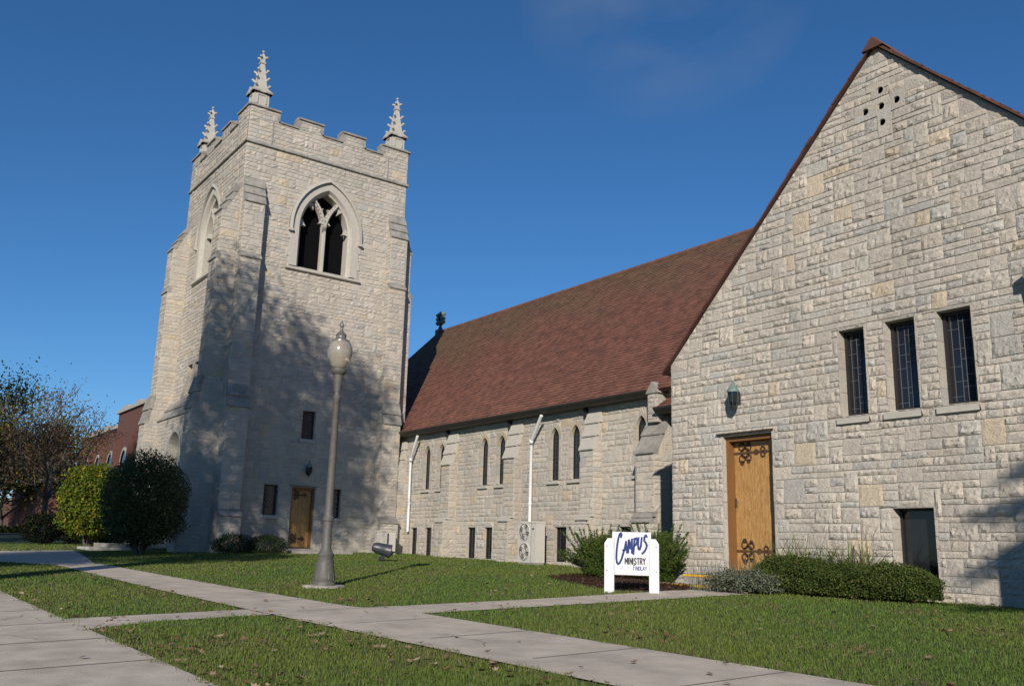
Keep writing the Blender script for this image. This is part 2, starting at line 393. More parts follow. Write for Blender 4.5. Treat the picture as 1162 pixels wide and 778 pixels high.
for n, P, dz in PATHS:
    mb = MB()
    for q in concave_parts(P):
        t = sheet(n, q, dz, M_CONC)
        for f in t.f: mb.face([t.v[i] for i in f], M_CONC)
    # tooled joints and a few cracks
    if n in ('sidewalk', 'path'):
        rc = random.Random(9)
        for q in range(5):
            x, y = rc.uniform(-14, -5), (rc.uniform(.6, 1.9) if n == 'sidewalk' else rc.uniform(4.5, 5.1)); a = rc.uniform(0, 6)
            for k in range(14):
                a += rc.uniform(-.6, .6); x2, y2 = x+math.cos(a)*.07, y+math.sin(a)*.07
                if not ((.1 < y2 < 2.1) if n == 'sidewalk' else (4.55 < y2 < 5.2)): break
                wq = .004; mb.face([(x-math.sin(a)*wq, y+math.cos(a)*wq, gz(x, y)+dz+.005), (x+math.sin(a)*wq, y-math.cos(a)*wq, gz(x, y)+dz+.005), (x2+math.sin(a)*wq, y2-math.cos(a)*wq, gz(x2, y2)+dz+.005), (x2-math.sin(a)*wq, y2+math.cos(a)*wq, gz(x2, y2)+dz+.005)][::-1], M_JOINT); x, y = x2, y2
    if n == 'sidewalk':
        for k in range(-30, 8):
            x = k*1.55+.4; mb.face([(x, -.4, gz(x, -.4)+dz+.004), (x+.028, -.4, gz(x, -.4)+dz+.004), (x+.028, 2.1, gz(x, 2.1)+dz+.004), (x, 2.1, gz(x, 2.1)+dz+.004)], M_JOINT)
    if n == 'path':
        for k in range(-15, 8):
            x = k*1.5+.2; ya, yb = (4.18, 5.24) if x < -10.8 else (4.5, 5.64); mb.face([(x, ya, gz(x, ya)+dz+.004), (x+.02, ya, gz(x, ya)+dz+.004), (x+.02, yb, gz(x, yb)+dz+.004), (x, yb, gz(x, yb)+dz+.004)], M_JOINT)
    o = tag(mb.build(n), {'sidewalk': 'pale concrete sidewalk in the near left corner', 'path': 'long concrete path running past the lamp post to the tower', 'crossing_path': 'short concrete link between sidewalk and path', 'door_path': 'narrow concrete walk towards the chapel door', 'side_walk': 'shaded pavement crossing beyond the lawn'}[n], None, kind='structure')

# ------------------------------------------------------------------ the church
church = empty('church', (-20, 14, gz(-20, 14)), 'pale limestone church with square battlemented tower, red tiled roofs and a tall gable', 'church')
T, X2, Y0, Y1, N_, G = -33.0, -40.15, 10.86, 18.05, 18.48, 13.2
FT = Fr((T, 0, 0), (0, 1, 0))            # tower front, faces +X; u = Y
FL = Fr((0, Y0, 0), (1, 0, 0))           # tower side, faces -Y; u = X
FN = Fr((0, N_, 0), (1, 0, 0))           # nave wall; u = X
FG = Fr((0, G, 0), (1, 0, 0))            # gable wall; u = X
ZS = 15.45
BA, BR, BVS, BVP = 1.17, 1.78, 10.78, 12.5     # belfry opening

SCALED = True
def outer_hole(cu, grow=.22): return [(x, y) for x, y in arch(BA+grow, BR+grow*1.15, BVS-.05, BVP, 4, cu)]
tw = MB()
UA, VB = 14.45, 0
tholes = [outer_hole(UA), rect(13.86, 14.84, -.9, 2.13), rect(14.06, 14.63, 3.98, 5.08), rect(12.76, 13.34, 1.04, 2.16), rect(15.36, 15.95, 1.03, 2.15)]
ashlar(tw, FT.O, FT.U, FT.V, rect(Y0, Y1, -.9, ZS), tholes, unit=.155, cell=.12, amp=.032, seed=11)
lholes = [outer_hole(-36.55), rect(-37.6, -36.95, 5.8, 7.07), rect(-36.7, -36.05, 5.8, 7.07)]
ashlar(tw, FL.O, FL.U, FL.V, rect(X2, T, -.9, ZS), lholes, unit=.155, cell=.12, amp=.032, seed=12)
ashlar(tw, (0, Y1, 0), (-1, 0, 0), (0, 0, 1), rect(-T, -X2, 2, ZS), (), unit=.13, cell=.3, amp=.03, seed=13)
ashlar(tw, (X2, 0, 0), (0, -1, 0), (0, 0, 1), rect(-Y1, -Y0, -.9, ZS), (), unit=.13, cell=.3, amp=.03, seed=14)
tw.box((X2+.9, Y0+.9, 15.6), (T-.9, Y1-.9, 15.7), M_DARK)
# parapet
PT, PC = 17.08, 16.62
def parapet(F, a, b, seed):
    """crenels: list of (u0, u1) low parts"""
    L = b-a; cr = [(a+1.2, a+2.08), (a+3.1, a+4.05), (a+5.05, a+5.95)]
    F2 = Fr(F(0, 0, .03), F.U)
    ps = [rect(a, b, ZS+.09, PC-.07)]; cur = a
    tops = []
    for c0, c1 in cr+[(b, b)]: tops.append((cur, c0)); cur = c1
    ashlar(tw, F2.O, F2.U, F2.V, rect(a, b, ZS+.09, PC-.07), (), unit=.155, cell=.12, amp=.032, seed=seed)
    for i, (p, q) in enumerate(tops):
        ashlar(tw, F2.O, F2.U, F2.V, rect(p, q, PC-.07, PT-.09), (), unit=.155, cell=.12, amp=.032, seed=seed+i+1)
        fbox(tw, F, p-.05, q+.05, PT-.09, PT-.02, -.5, .11, M_DRESSD)            # merlon coping
        tw.mesh([F(p-.05, PT-.02, .11), F(q+.05, PT-.02, .11), F(q+.05, PT+.06, -.2), F(p-.05, PT+.06, -.2), F(q+.05, PT-.02, -.5), F(p-.05, PT-.02, -.5)],
                [(0, 1, 2, 3), (3, 2, 4, 5), (0, 3, 5), (1, 4, 2)], M_DRESSD)
        if i: fbox(tw, F, p-.04, p+.1, PC, PT-.09, -.5, .05, M_DRESSD)
        if i < 3: fbox(tw, F, q-.1, q+.04, PC, PT-.09, -.5, .05, M_DRESSD)
        fbox(tw, F, p+.02, q-.02, ZS+.1, PT-.1, -.45, .0, M_MORT)
    for c0, c1 in cr:
        tw.mesh([F(c0+.04, PC-.07, .1), F(c1-.04, PC-.07, .1), F(c1-.04, PC-.02, .1), F(c0+.04, PC-.02, .1), F(c1-.04, PC+.06, -.2), F(c0+.04, PC+.06, -.2), F(c1-.04, PC-.07, -.5), F(c0+.04, PC-.07, -.5)],
                [(0, 1, 2, 3), (3, 2, 4, 5), (5, 4, 6, 7), (0, 7, 6, 1)], M_DRESSD)
        fbox(tw, F, c0, c1, ZS+.1, PC-.08, -.45, 0, M_MORT)
    # string course
    tw.mesh([F(a-.08, ZS-.04, .0), F(b+.08, ZS-.04, .0), F(b+.08, ZS-.03, .09), F(a-.08, ZS-.03, .09), F(b+.08, ZS+.02, .09), F(a-.08, ZS+.02, .09), F(b+.08, ZS+.1, .05), F(a-.08, ZS+.1, .05)],
            [(0, 1, 2, 3), (3, 2, 4, 5), (5, 4, 6, 7)], M_DRESSD)
    # corner strips a little proud
    for p, q in ((a+.95, a+1.0), (b-1.0, b-.95)): fbox(tw, F, p, q, ZS+.1, PC-.1, .02, .065, M_DRESSD)
parapet(FT, Y0, Y1, 100); parapet(FL, X2, T, 120)
parapet(Fr((0, Y1, 0), (-1, 0, 0)), -T, -X2, 140); parapet(Fr((X2, 0, 0), (0, -1, 0)), -Y1, -Y0, 160)

def weather(mb, F, u0, u1, z1, d1, z0, d0, n, M=M_DRESSD):
    """sloped weathering of n overlapping slabs from (z1,d1) down to (z0,d0)"""
    for i in range(n):
        ta, tb = i/n, (i+1)/n
        za, da = z1+(z0-z1)*ta, d1+(d0-d1)*ta; zb, db = z1+(z0-z1)*tb, d1+(d0-d1)*tb
        s = .07
        P = [F(u0-.02, za, da+.004), F(u1+.02, za, da+.004), F(u1+.02, zb, db+s), F(u0-.02, zb, db+s), F(u1+.02, zb-.03, db+s*.9), F(u0-.02, zb-.03, db+s*.9), F(u1+.02, zb-.03, db-.12), F(u0-.02, zb-.03, db-.12), F(u1+.02, za, da-.12), F(u0-.02, za, da-.12)]
        mb.mesh(P, [(0, 3, 2, 1)[::-1], (3, 5, 4, 2), (5, 7, 6, 4), (1, 8, 6, 4, 2), (0, 3, 5, 7, 9)], M)
def buttress(mb, F, u0, u1, prof, seed, unit=.155, cell=.12, bottom=-.9, slabs=(3, 1, 2, 1), wm=None):
    """prof: list of (z_top, d_top, z_slope_bottom, d_bottom) from the top down; faces are ashlar"""
    UL = -F.N; UR = F.N
    for i, (zt, dt, zb, db) in enumerate(prof):
        zn = prof[i+1][0] if i+1 < len(prof) else bottom
        weather(mb, F, u0, u1, zt, dt, zb, db, slabs[i % len(slabs)], wm or M_DRESSD)
        ashlar(mb, F(0, 0, db), F.U, F.V, rect(u0, u1, zn, zb-.03), (), unit=unit, cell=cell, amp=.025, seed=seed+i)
        # sides: frames whose u axis runs along -n (left side) and n... in depth coordinates
        qr = [(-db, zn), (0, zn), (0, zt), (-dt, zt), (-db, zb)]; ql = [(0, zn), (db, zn), (db, zb), (dt, zt), (0, zt)]
        ashlar(mb, F(u1, 0, 0), -F.N, F.V, [(-x, y) for x, y in [(db, zn), (0, zn), (0, zt), (dt, zt), (db, zb)]], (), unit=unit, cell=cell, amp=.02, seed=seed+20+i)
        ashlar(mb, F(u0, 0, 0), F.N, F.V, ql, (), unit=unit, cell=cell, amp=.02, seed=seed+40+i)
TB = [(13.95, .0, 12.87, .36), (10.8, .36, 10.62, .42), (5.7, .42, 4.85, .62), (1.15, .62, .92, .86)]
YB = [(13.65, .1, 12.45, .68), (10.75, .68, 10.5, .72), (5.95, .82, 4.75, 1.02), (1.15, 1.04, .95, 1.12)]
buttress(tw, FT, 10.9, 11.7, TB, 200)
buttress(tw, FT, 17.3, 18.07, TB, 230)
buttress(tw, FL, T-.86, T-.03, YB, 260)
buttress(tw, FL, X2+.02, X2+.86, YB, 290)
FR = Fr((0, Y1, 0), (-1, 0, 0))
buttress(tw, FR, -T+.12, -T+.95, [(13.65, .1, 12.45, .5), (10.75, .5, 10.5, .62)], 320, bottom=4)
# projecting portal on the side face with blind arch
FP = Fr((0, Y0-.5, 0), (1, 0, 0))
ph = [(x, y) for x, y in arch(1.18, 1.35, -.9, 3.0, 5, -36.55)]
ashlar(tw, FP.O, FP.U, FP.V, rect(-39.3, -33.9, -.9, 4.85), [ph], unit=.155, cell=.12, seed=340)
weather(tw, FL, -39.3, -33.9, 5.7, 0, 4.85, .5, 2)
ia = arch(1.02, 1.2, -.9, 3.0, 8, -36.55); oa = arch(1.25, 1.42, -.9, 3.0, 8, -36.55)
bridge(tw, FP, oa, .05, ia, .05, M_DRESS); bridge(tw, FP, ia, .05, arch(.9, 1.05, -.9, 3.0, 8, -36.55), -.35, M_DRESS); bridge(tw, FP, oa, 0, oa, .05, M_DRESS)
tw.face([FP(x, y, -.35) for x, y in arch(.9, 1.05, -.9, 3.0, 8, -36.55)], M_DRESSD)
# base plinth stones
tw.build('tower_wall', church)

def belfry(F, cu, name='belfry_window'):
    mb = MB()
    inn = arch(BA, BR, BVS, BVP, 12, cu); out_ = arch(BA+.31, BR+.34, BVS, BVP, 12, cu)
    bridge(mb, F, inn, .045, out_, .045, M_DRESS); bridge(mb, F, out_, .045, out_, -.05, M_DRESS)
    mid = arch(BA-.06, BR-.07, BVS, BVP, 12, cu); low = arch(BA-.12, BR-.14, BVS, BVP, 12, cu)
    bridge(mb, F, mid, -.09, inn, .045, M_DRESS); bridge(mb, F, low, -.13, mid, -.09, M_DRESS); bridge(mb, F, low, -.65, low, -.13, M_DRESS)
    # hood mould with label stops
    h0 = arch(BA+.30, BR+.33, BVP-.25, BVP, 12, cu); h1 = arch(BA+.42, BR+.47, BVP-.25, BVP, 12, cu)
    bridge(mb, F, h0, .06, h0, .15, M_DRESS); bridge(mb, F, h0, .15, h1, .13, M_DRESS); bridge(mb, F, h1, .13, h1, -.02, M_DRESSD)
    for s in (-1, 1): fbox(mb, F, cu+s*(BA+.36)-.09, cu+s*(BA+.36)+.09, BVP-.33, BVP-.23, 0, .17, M_DRESS)
    # jointed jamb stones: long and short
    for k in range(5):
        for s in (-1, 1):
            a = BA+.31; b = a+(.12 if k % 2 else .03); z = BVS+k*.36
            fbox(mb, F, min(cu+s*(a-.02), cu+s*b), max(cu+s*(a-.02), cu+s*b), z, z+.35, -.02, .042, M_DRESS)
    # sill
    mb.mesh([F(cu-1.62, BVS-.2, .0), F(cu+1.62, BVS-.2, .0), F(cu+1.62, BVS-.16, .13), F(cu-1.62, BVS-.16, .13), F(cu+1.62, BVS-.08, .13), F(cu-1.62, BVS-.08, .13), F(cu+1.5, BVS+.1, -.3), F(cu-1.5, BVS+.1, -.3)],
            [(0, 1, 2, 3), (3, 2, 4, 5), (5, 4, 6, 7)], M_DRESS)
    # tracery
    tr = MB(); d0, d1 = -.38, -.17
    a = BA-.12; rise = BR-.14; R = (a*a+rise*rise)/(2*a); th = math.asin(rise/R)
    fbox(tr, F, cu-.085, cu+.085, BVS, BVP+.05, d0, d1, M_DRESS)
    fbox(tr, F, cu-.035, cu+.035, BVS, BVP+.05, d1, d1+.07, M_DRESS)
    for s in (-1, 1):
        pts = []                                            # arm: arc starting on the mullion, curving out to the main arch
        for k in range(13):
            t = th*k/12*.93; x = R-R*math.cos(t); y = R*math.sin(t)
            if x > a*1.2: break
            xm = (R*math.cos(math.asin(min(1, y/R)))-(R-a))
            pts.append((cu+s*min(x, xm), BVP+y))
            if x >= xm: break
        for i in range(len(pts)-1):
            fbar(tr, F, pts[i], (pts[i+1][0]+(pts[i+1][0]-pts[i][0])*.2, pts[i+1][1]+(pts[i+1][1]-pts[i][1])*.2), .17, d0, d1, M_DRESS)
            fbar(tr, F, pts[i], pts[i+1], .06, d1, d1+.06, M_DRESS)
        def cusp(c, tip, wd):
            nx, ny = -(tip[1]-c[1]), tip[0]-c[0]; l = math.hypot(nx, ny); nx, ny = nx/l*wd, ny/l*wd
            A = [(c[0]+nx, c[1]+ny), (c[0]*.45+tip[0]*.55+nx*.25, c[1]*.45+tip[1]*.55+ny*.25), tip, (c[0]*.45+tip[0]*.55-nx*.25, c[1]*.45+tip[1]*.55-ny*.25), (c[0]-nx, c[1]-ny)]
            A = ccw(A); tr.face([F(*p, d1-.02) for p in A], M_DRESS); tr.face([F(*p, d0+.02) for p in A[::-1]], M_DRESS)
            bridge(tr, F, A, d0+.02, A, d1-.02, M_DRESS, True)
        i = len(pts)//3; cusp(pts[i], (pts[i][0]+s*.20, pts[i][1]-.12), .16)
        cusp((cu+s*(a-.02), BVP+.22), (cu+s*(a-.24), BVP+.10), .17)
        cusp((cu+s*(a*.62), BVP+1.12), (cu+s*(a*.50), BVP+.88), .12)
        j = len(pts)*2//3; cusp(pts[j], (pts[j][0]-s*.16, pts[j][1]+.12), .12)
    w_ = mb.build(name, church, smooth=True); tr.build('tracery', w_)
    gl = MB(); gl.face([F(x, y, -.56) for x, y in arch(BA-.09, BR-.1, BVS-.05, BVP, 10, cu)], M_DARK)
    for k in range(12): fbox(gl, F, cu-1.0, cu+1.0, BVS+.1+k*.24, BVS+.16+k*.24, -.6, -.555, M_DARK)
    gl.build('louvre', w_)
belfry(FT, UA); belfry(FL, -36.55)

def lead(mb, F, u0, u1, v0, v1, d, kind, M=None):
    M = M or M_LEAD; t = .012 if kind == 'diamond' else .0065
    if kind == 'diamond':
        n = 4; s = (u1-u0)/n*1.0; k = -n*2
        sl = 1.5
        k = u0-(v1-v0)/sl
        while k < u1:
            for sg in (1, -1):
                a = [(k, v0), (k+(v1-v0)/sl, v1)] if sg == 1 else [(k+(v1-v0)/sl, v0), (k, v1)]
                p, q = a; P = []
                for tt in (0, 1):
                    pass
                # clip in u
                du = q[0]-p[0]; t0, t1 = sorted(((u0-p[0])/du, (u1-p[0])/du)); t0, t1 = max(0, t0), min(1, t1)
                if t1 > t0: fbar(mb, F, (p[0]+du*t0, p[1]+(q[1]-p[1])*t0), (p[0]+du*t1, p[1]+(q[1]-p[1])*t1), t, d, d+.008, M)
            k += s
    else:
        w_ = u1-u0
        for f in (.16, .42, .58, .84): fbox(mb, F, u0+w_*f-t/2, u0+w_*f+t/2, v0, v1, d, d+.008, M)
        k = 0; y = v0+.09; r = random.Random(int(u0*10))
        while y < v1:
            a = [(0, .42), (.42, .84), (.16, .58), (.58, 1)][k % 4]
            fbox(mb, F, u0+w_*a[0], u0+w_*a[1], y-t/2, y+t/2, d+.001, d+.009, M); y += r.uniform(.08, .17); k += 1

def rect_window(F, u0, u1, v0, v1, depth=.16, sill=True, kind='diamond', seed=0, M=M_LEAD, name='window', lint=False, bars=False, ft=.035):
    mb = MB(); r = random.Random(seed)
    # stone reveals built of separate jamb stones
    for s, u in ((1, u0), (-1, u1)):
        z = v0
        while z < v1-.01:
            h = min(r.uniform(.16, .42), v1-z); h = v1-z if v1-z-h < .1 else h
            ua, ub = (u-.02*1, u+.012) if s == 1 else (u-.012, u+.02)
            c = stone_col(r)
            fbox(mb, F, ua, ub, z+.003, z+h-.003, -depth-.04, .012+r.uniform(0, .008), M_STONE, c); z += h
    fbox(mb, F, u0-.02, u1+.02, v1-.012, v1+.03, -depth-.04, .015, M_STONE, (.34, .32, .28))
    o = mb.build(name, church)
    fr = MB(); t = ft
    for a in ((u0+.012, u0+.012+t, v0, v1), (u1-.012-t, u1-.012, v0, v1), (u0+.012+t, u1-.012-t, v0, v0+t), (u0+.012+t, u1-.012-t, v1-.012-t, v1-.012)): fbox(fr, F, *a, -depth-.03, -depth+.02, M_FRAME)
    fr.build('frame', o)
    p = MB(); p.face([F(u0+.03, v0+.03, -depth-.02), F(u1-.03, v0+.03, -depth-.02), F(u1-.03, v1-.03, -depth-.02), F(u0+.03, v1-.03, -depth-.02)], M_BLIND if bars else M_GLASS)
    if kind: lead(p, F, u0+.05, u1-.05, v0+.04, v1-.05, -depth-.017, kind, M)
    if bars: fbox(p, F, (u0+u1)/2-.012, (u0+u1)/2+.012, v0+.03, v1-.04, -depth-.018, -depth+.004, M_FRAME)
    p.build('pane', o)
    if sill:
        s = MB(); sd_ = .06
        s.mesh([F(u0-.08, v0-.13, 0), F(u1+.02, v0-.13, 0), F(u1+.02, v0-.13, sd_), F(u0-.08, v0-.13, sd_), F(u1+.02, v0-.03, sd_), F(u0-.08, v0-.03, sd_), F(u1+.01, v0, -depth), F(u0-.01, v0, -depth)],
               [(0, 3, 2, 1)[::-1], (3, 2, 4, 5), (5, 4, 6, 7), (0, 3, 5), (1, 4, 2)], M_DRESS)
        s.face([F(u0-.08, v0-.13, sd_), F(u0-.08, v0-.03, sd_), F(u0-.08, v0-.01, -.02), F(u0-.08, v0-.13, -.02)], M_DRESS); s.face([F(u1+.02, v0-.13, sd_), F(u1+.02, v0-.13, -.02), F(u1+.02, v0-.01, -.02), F(u1+.02, v0-.03, sd_)], M_DRESS)
        s.build('sill', o)
    return o
rect_window(FT, 14.06, 14.63, 3.98, 5.08, seed=1); rect_window(FT, 12.76, 13.34, 1.04, 2.16, seed=2); rect_window(FT, 15.36, 15.95, 1.03, 2.15, seed=3)
rect_window(FL, -37.6, -36.95, 5.8, 7.07, seed=4, depth=.3, kind=None); rect_window(FL, -36.7, -36.05, 5.8, 7.07, seed=5, depth=.3, kind=None)

def hinge(mb, F, u, v, d, s, L):
    """forged strap hinge: scrolls round a boss, then a barbed tip"""
    def arc(cx, cy, r, a0, a1, wd):
        n = 7; P = [(cx+s*r*math.cos(a0+(a1-a0)*k/n), cy+r*math.sin(a0+(a1-a0)*k/n)) for k in range(n+1)]
        for i in range(n): fbar(mb, F, P[i], P[i+1], wd, d, d+.014, M_IRON)
    fbox(mb, F, min(u, u+s*L*.9), max(u, u+s*L*.9), v-.02, v+.02, d, d+.012, M_IRON)
    b = L*.14
    for cx, q in ((.22, 1), (.40, .85)):
        for sg in (-1, 1):
            arc(u+s*L*cx, v+sg*b*q*.95, b*q*.62, 0, 2*PI, .024)
            arc(u+s*L*(cx+.0), v+sg*b*q*1.6, b*q*.3, 0, 2*PI, .022)
    arc(u+s*L*.31, v, b*.8, 0, 2*PI, .034)
    arc(u+s*L*.62, v, b*.35, 0, 2*PI, .03)
    for sg in (-1, 1):
        arc(u+s*L*.8, v+sg*b*.42, b*.4, 0, 2*PI, .028)
    P = [F(u+s*L*1.0, v, d+.013), F(u+s*L*.86, v+b*.35, d+.013), F(u+s*L*.8, v, d+.013), F(u+s*L*.86, v-b*.35, d+.013)]
    mb.face(P if s*((P[1]-P[0]).cross(P[2]-P[0])).dot(F.N) > 0 else P[::-1], M_IRON)
def door(F, u0, u1, v0, v1, depth, label, seed):
    mb = MB(); r = random.Random(seed); t = .07
    fo = MB()
    for s, u in ((1, u0), (-1, u1)):
        z = v0-.02
        while z < v1-.01:
            h = min(r.uniform(.18, .5), v1-z); h = v1-z if v1-z-h < .1 else h
            ua, ub = (u-.03, u+.012) if s == 1 else (u-.012, u+.03)
            fbox(fo, F, ua, ub, z+.003, z+h-.003, -depth-.1, .012+r.uniform(0, .01), M_STONE, stone_col(r)); z += h
    fbox(fo, F, u0-.03, u1+.03, v1-.012, v1+.03, -depth-.1, .012, M_STONE, (.3, .28, .25))
    fbox(fo, F, u0-.12, u1+.03, v1+.03, v1+.045, 0, .07, M_IRON)
    for a in ((u0+.012, u0+.012+t, v0, v1-.012), (u1-.012-t, u1-.012, v0, v1-.012), (u0+.012+t, u1-.012-t, v1-.012-t*1.3, v1-.012)): fbox(fo, F, *a, -depth-.06, -.07, M_WOODD)
    fbox(fo, F, u0, u1, v0-.06, v0, -depth-.1, .03, M_DRESS)
    o = fo.build('door_surround', church)
    # leaf of five boards
    a, b = u0+.012+t, u1-.012-t; n = 5
    for i in range(n):
        p, q = a+(b-a)*i/n, a+(b-a)*(i+1)/n
        fbox(mb, F, p+.0025, q-.0025, v0+.02, v1-.11, -depth-.05, -depth+r.uniform(0, .002), M_WOOD)
    fbox(mb, F, a, b, v0+.0, v1-.1, -depth-.07, -depth-.051, M_DARK)
    fbox(mb, F, a, b, v0+.005, v0+.05, -depth, -depth+.012, M_IRON)
    dl = mb.build('door', church); dl['label'] = label
    for z in (v0+(v1-v0)*.16, v0+(v1-v0)*.875):
        h = MB(); hinge(h, F, a+.01, z, -depth+.003, 1, (b-a)*.84); h.build('hinge', dl)
    h = MB(); fbox(h, F, a+.005, a+.035, (v0+v1)/2-.06, (v0+v1)/2+.1, -depth, -depth+.03, M_IRON); h.build('latch', dl)
door(FT, 13.86, 14.84, -.16, 2.13, .2, 'narrow oak plank door in the tower foot', 31)

# pinnacles
def pinnacle(x, y):
    mb = MB(); s = .31; zb, zc, zt = 17.02, 17.78, 19.15
    mb.box((x-s, y-s, zb), (x+s, y+s, zc), M_DRESS)
    mb.box((x-s-.1, y-s-.1, 16.9), (x+s+.1, y+s+.1, 17.12), M_DRESSD)
    for dx, dy in ((1, 0), (-1, 0), (0, 1), (0, -1)):            # sunk panels + gablets
        F = Fr((x+dx*s, y+dy*s, 0), (-dy, dx, 0))
        for a in ((-.2, -.15, 17.25, 17.6), (.15, .2, 17.25, 17.6), (-.2, .2, 17.6, 17.65)): fbox(mb, F, *a, 0, .03, M_DRESS)
        P = ccw([(-.42, zc-.07), (.42, zc-.07), (.42, zc+.0), (0, zc+.2), (-.42, zc+.0)])
        mb.face([F(*p, .1) for p in P], M_DRESS); bridge(mb, F, P, -.2, P, .1, M_DRESSD, True)
    def sq(h, z): return [(x-h, y-h, z), (x+h, y-h, z), (x+h, y+h, z), (x-h, y+h, z)]
    mb.mesh(sq(.25, zc)+sq(.075, zt), [(0, 1, 5, 4), (1, 2, 6, 5), (2, 3, 7, 6), (3, 0, 4, 7), (4, 5, 6, 7)], M_DRESS)
    mb.mesh(sq(.115, zt-.03)+sq(.115, zt+.03), [(0, 1, 5, 4), (1, 2, 6, 5), (2, 3, 7, 6), (3, 0, 4, 7), (4, 5, 6, 7), (3, 2, 1, 0)], M_DRESS)
    mb.mesh(sq(.07, zt)+sq(.09, zt+.26)+[(x, y, zt+.5)], [(0, 1, 5, 4), (1, 2, 6, 5), (2, 3, 7, 6), (3, 0, 4, 7), (4, 5, 8), (5, 6, 8), (6, 7, 8), (7, 4, 8)], M_DRESS)
    o = mb.build('pinnacle', church)
    def knob(cr_, px, py, pz, q):
        cr_.lathe((px, py, pz), [(.01, -q), (q*.8, -q*.6), (q, 0), (q*.85, q*.5), (.01, q*.75)], M_DRESS, 7)
    for k in range(3):
        z = zc+.28+k*.35; h = .25+(.075-.25)*(z-zc)/(zt-zc)
        for dx, dy in ((1, 1), (-1, 1), (1, -1), (-1, -1)):
            cr_ = MB(); cr_.tube([(x+dx*h*.8, y+dy*h*.8, z-.1), (x+dx*(h+.07), y+dy*(h+.07), z)], [.04, .045], M_DRESS, 6); knob(cr_, x+dx*(h+.075), y+dy*(h+.075), z+.02, .062); cr_.build('crocket', o, smooth=True)
    for dx, dy in ((1, 1), (-1, 1), (1, -1), (-1, -1)): 
        cr_ = MB(); cr_.tube([(x, y, zt+.2), (x+dx*.12, y+dy*.12, zt+.24)], [.045, .04], M_DRESS, 6); knob(cr_, x+dx*.13, y+dy*.13, zt+.25, .055); cr_.build('crocket', o, smooth=True)
    cr_ = MB(); knob(cr_, x, y, zt+.53, .06); cr_.build('crocket', o, smooth=True)
for x, y in ((-33.45, 11.32), (-33.45, 17.6), (-39.7, 11.32), (-39.7, 17.6)): pinnacle(x, y)

# ------------------------------------------------------------------ nave
nv = MB(); NX0, NX1 = -41.4, -5.0
lanc = [-30.78, -29.72, -26.83, -25.78, -22.83, -21.80, -18.86]
LW, LS, LP, LR = .215, 2.22, 3.56, .36
basem = [(-31.78, -31.3), (-30.7, -30.22), (-27.76, -27.24), (-26.68, -26.2), (-23.72, -23.2), (-22.76, -22.18), (-19.8, -19.25)]
nh = [arch(LW+.07, LR+.08, LS-.06, LP, 4, c) for c in lanc]+[rect(a, b, -.32, .76) for a, b in basem]
ashlar(nv, FN.O, FN.U, FN.V, rect(-33.0, -14.4, -.9, 4.45), nh, unit=.155, cell=.1, amp=.03, seed=41)
fbox(nv, FN, NX0, -33.1, -.9, 4.45, -.4, 0, M_STONE); fbox(nv, FN, -33, NX1, 4.45, 4.6, -.5, .02, M_DRESS)
# west and east gable ends and far wall
for x in (NX0, NX1):
    nv.face([(x, N_+.02, -.9), (x, 31.9, -.9), (x, 31.9, 4.5), (x, 25.2, 11.3), (x, N_+.02, 4.5)], M_STONE)
nv.box((NX0, 31.5, -.9), (NX1, 31.9, 4.5), M_STONE)
NB = [(4.3, .02, 3.05, .36), (1.12, .36, .95, .55)]
for i, x in enumerate((-33.02, -29.16, -25.16, -21.16)):
    buttress(nv, FN, x, x+.6, NB, 400+i*7, slabs=(3, 2), cell=.12, wm=M_DRESS)
    fbox(nv, FN, x-.12, x-.02, 4.12, 4.4, 0, .16, M_FRAME); pass
buttress(nv, FN, -18.42, -17.7, [(3.8, .1, 2.72, .68), (1.1, .68, .85, .85)], 440, slabs=(2, 2), cell=.12)
# corner pier with gablet
FPi = Fr((0, 18.1, 0), (1, 0, 0))
ashlar(nv, FPi.O, FPi.U, FPi.V, rect(-18.22, -17.82, 3.6, 4.42), (), unit=.11, cell=.1, seed=450)
fbox(nv, FPi, -18.21, -17.83, 3.6, 4.42, -.5, -.002, M_STONE)
P = [FPi(-18.27, 4.42, .05), FPi(-17.77, 4.42, .05), FPi(-18.02, 4.76, .05), FPi(-18.27, 4.42, -1.2), FPi(-17.77, 4.42, -1.2), FPi(-18.02, 4.76, -1.2)]
nv.mesh(P, [(0, 1, 2), (0, 2, 5, 3), (1, 4, 5, 2), (0, 3, 4, 1)], M_DRESSD)
nv.mesh([FPi(-17.8, 4.2, -.5), FPi(-12.8, 4.2, -.5), FPi(-12.8, 4.75, -.5), FPi(-17.8, 4.5, -.5), FPi(-17.8, 4.2, -.62), FPi(-12.8, 4.2, -.62), FPi(-12.8, 4.75, -.62), FPi(-17.8, 4.5, -.62)], [(0, 1, 2, 3), (3, 2, 6, 7), (7, 6, 5, 4)], M_DRESS)
nv.build('nave_wall', church)

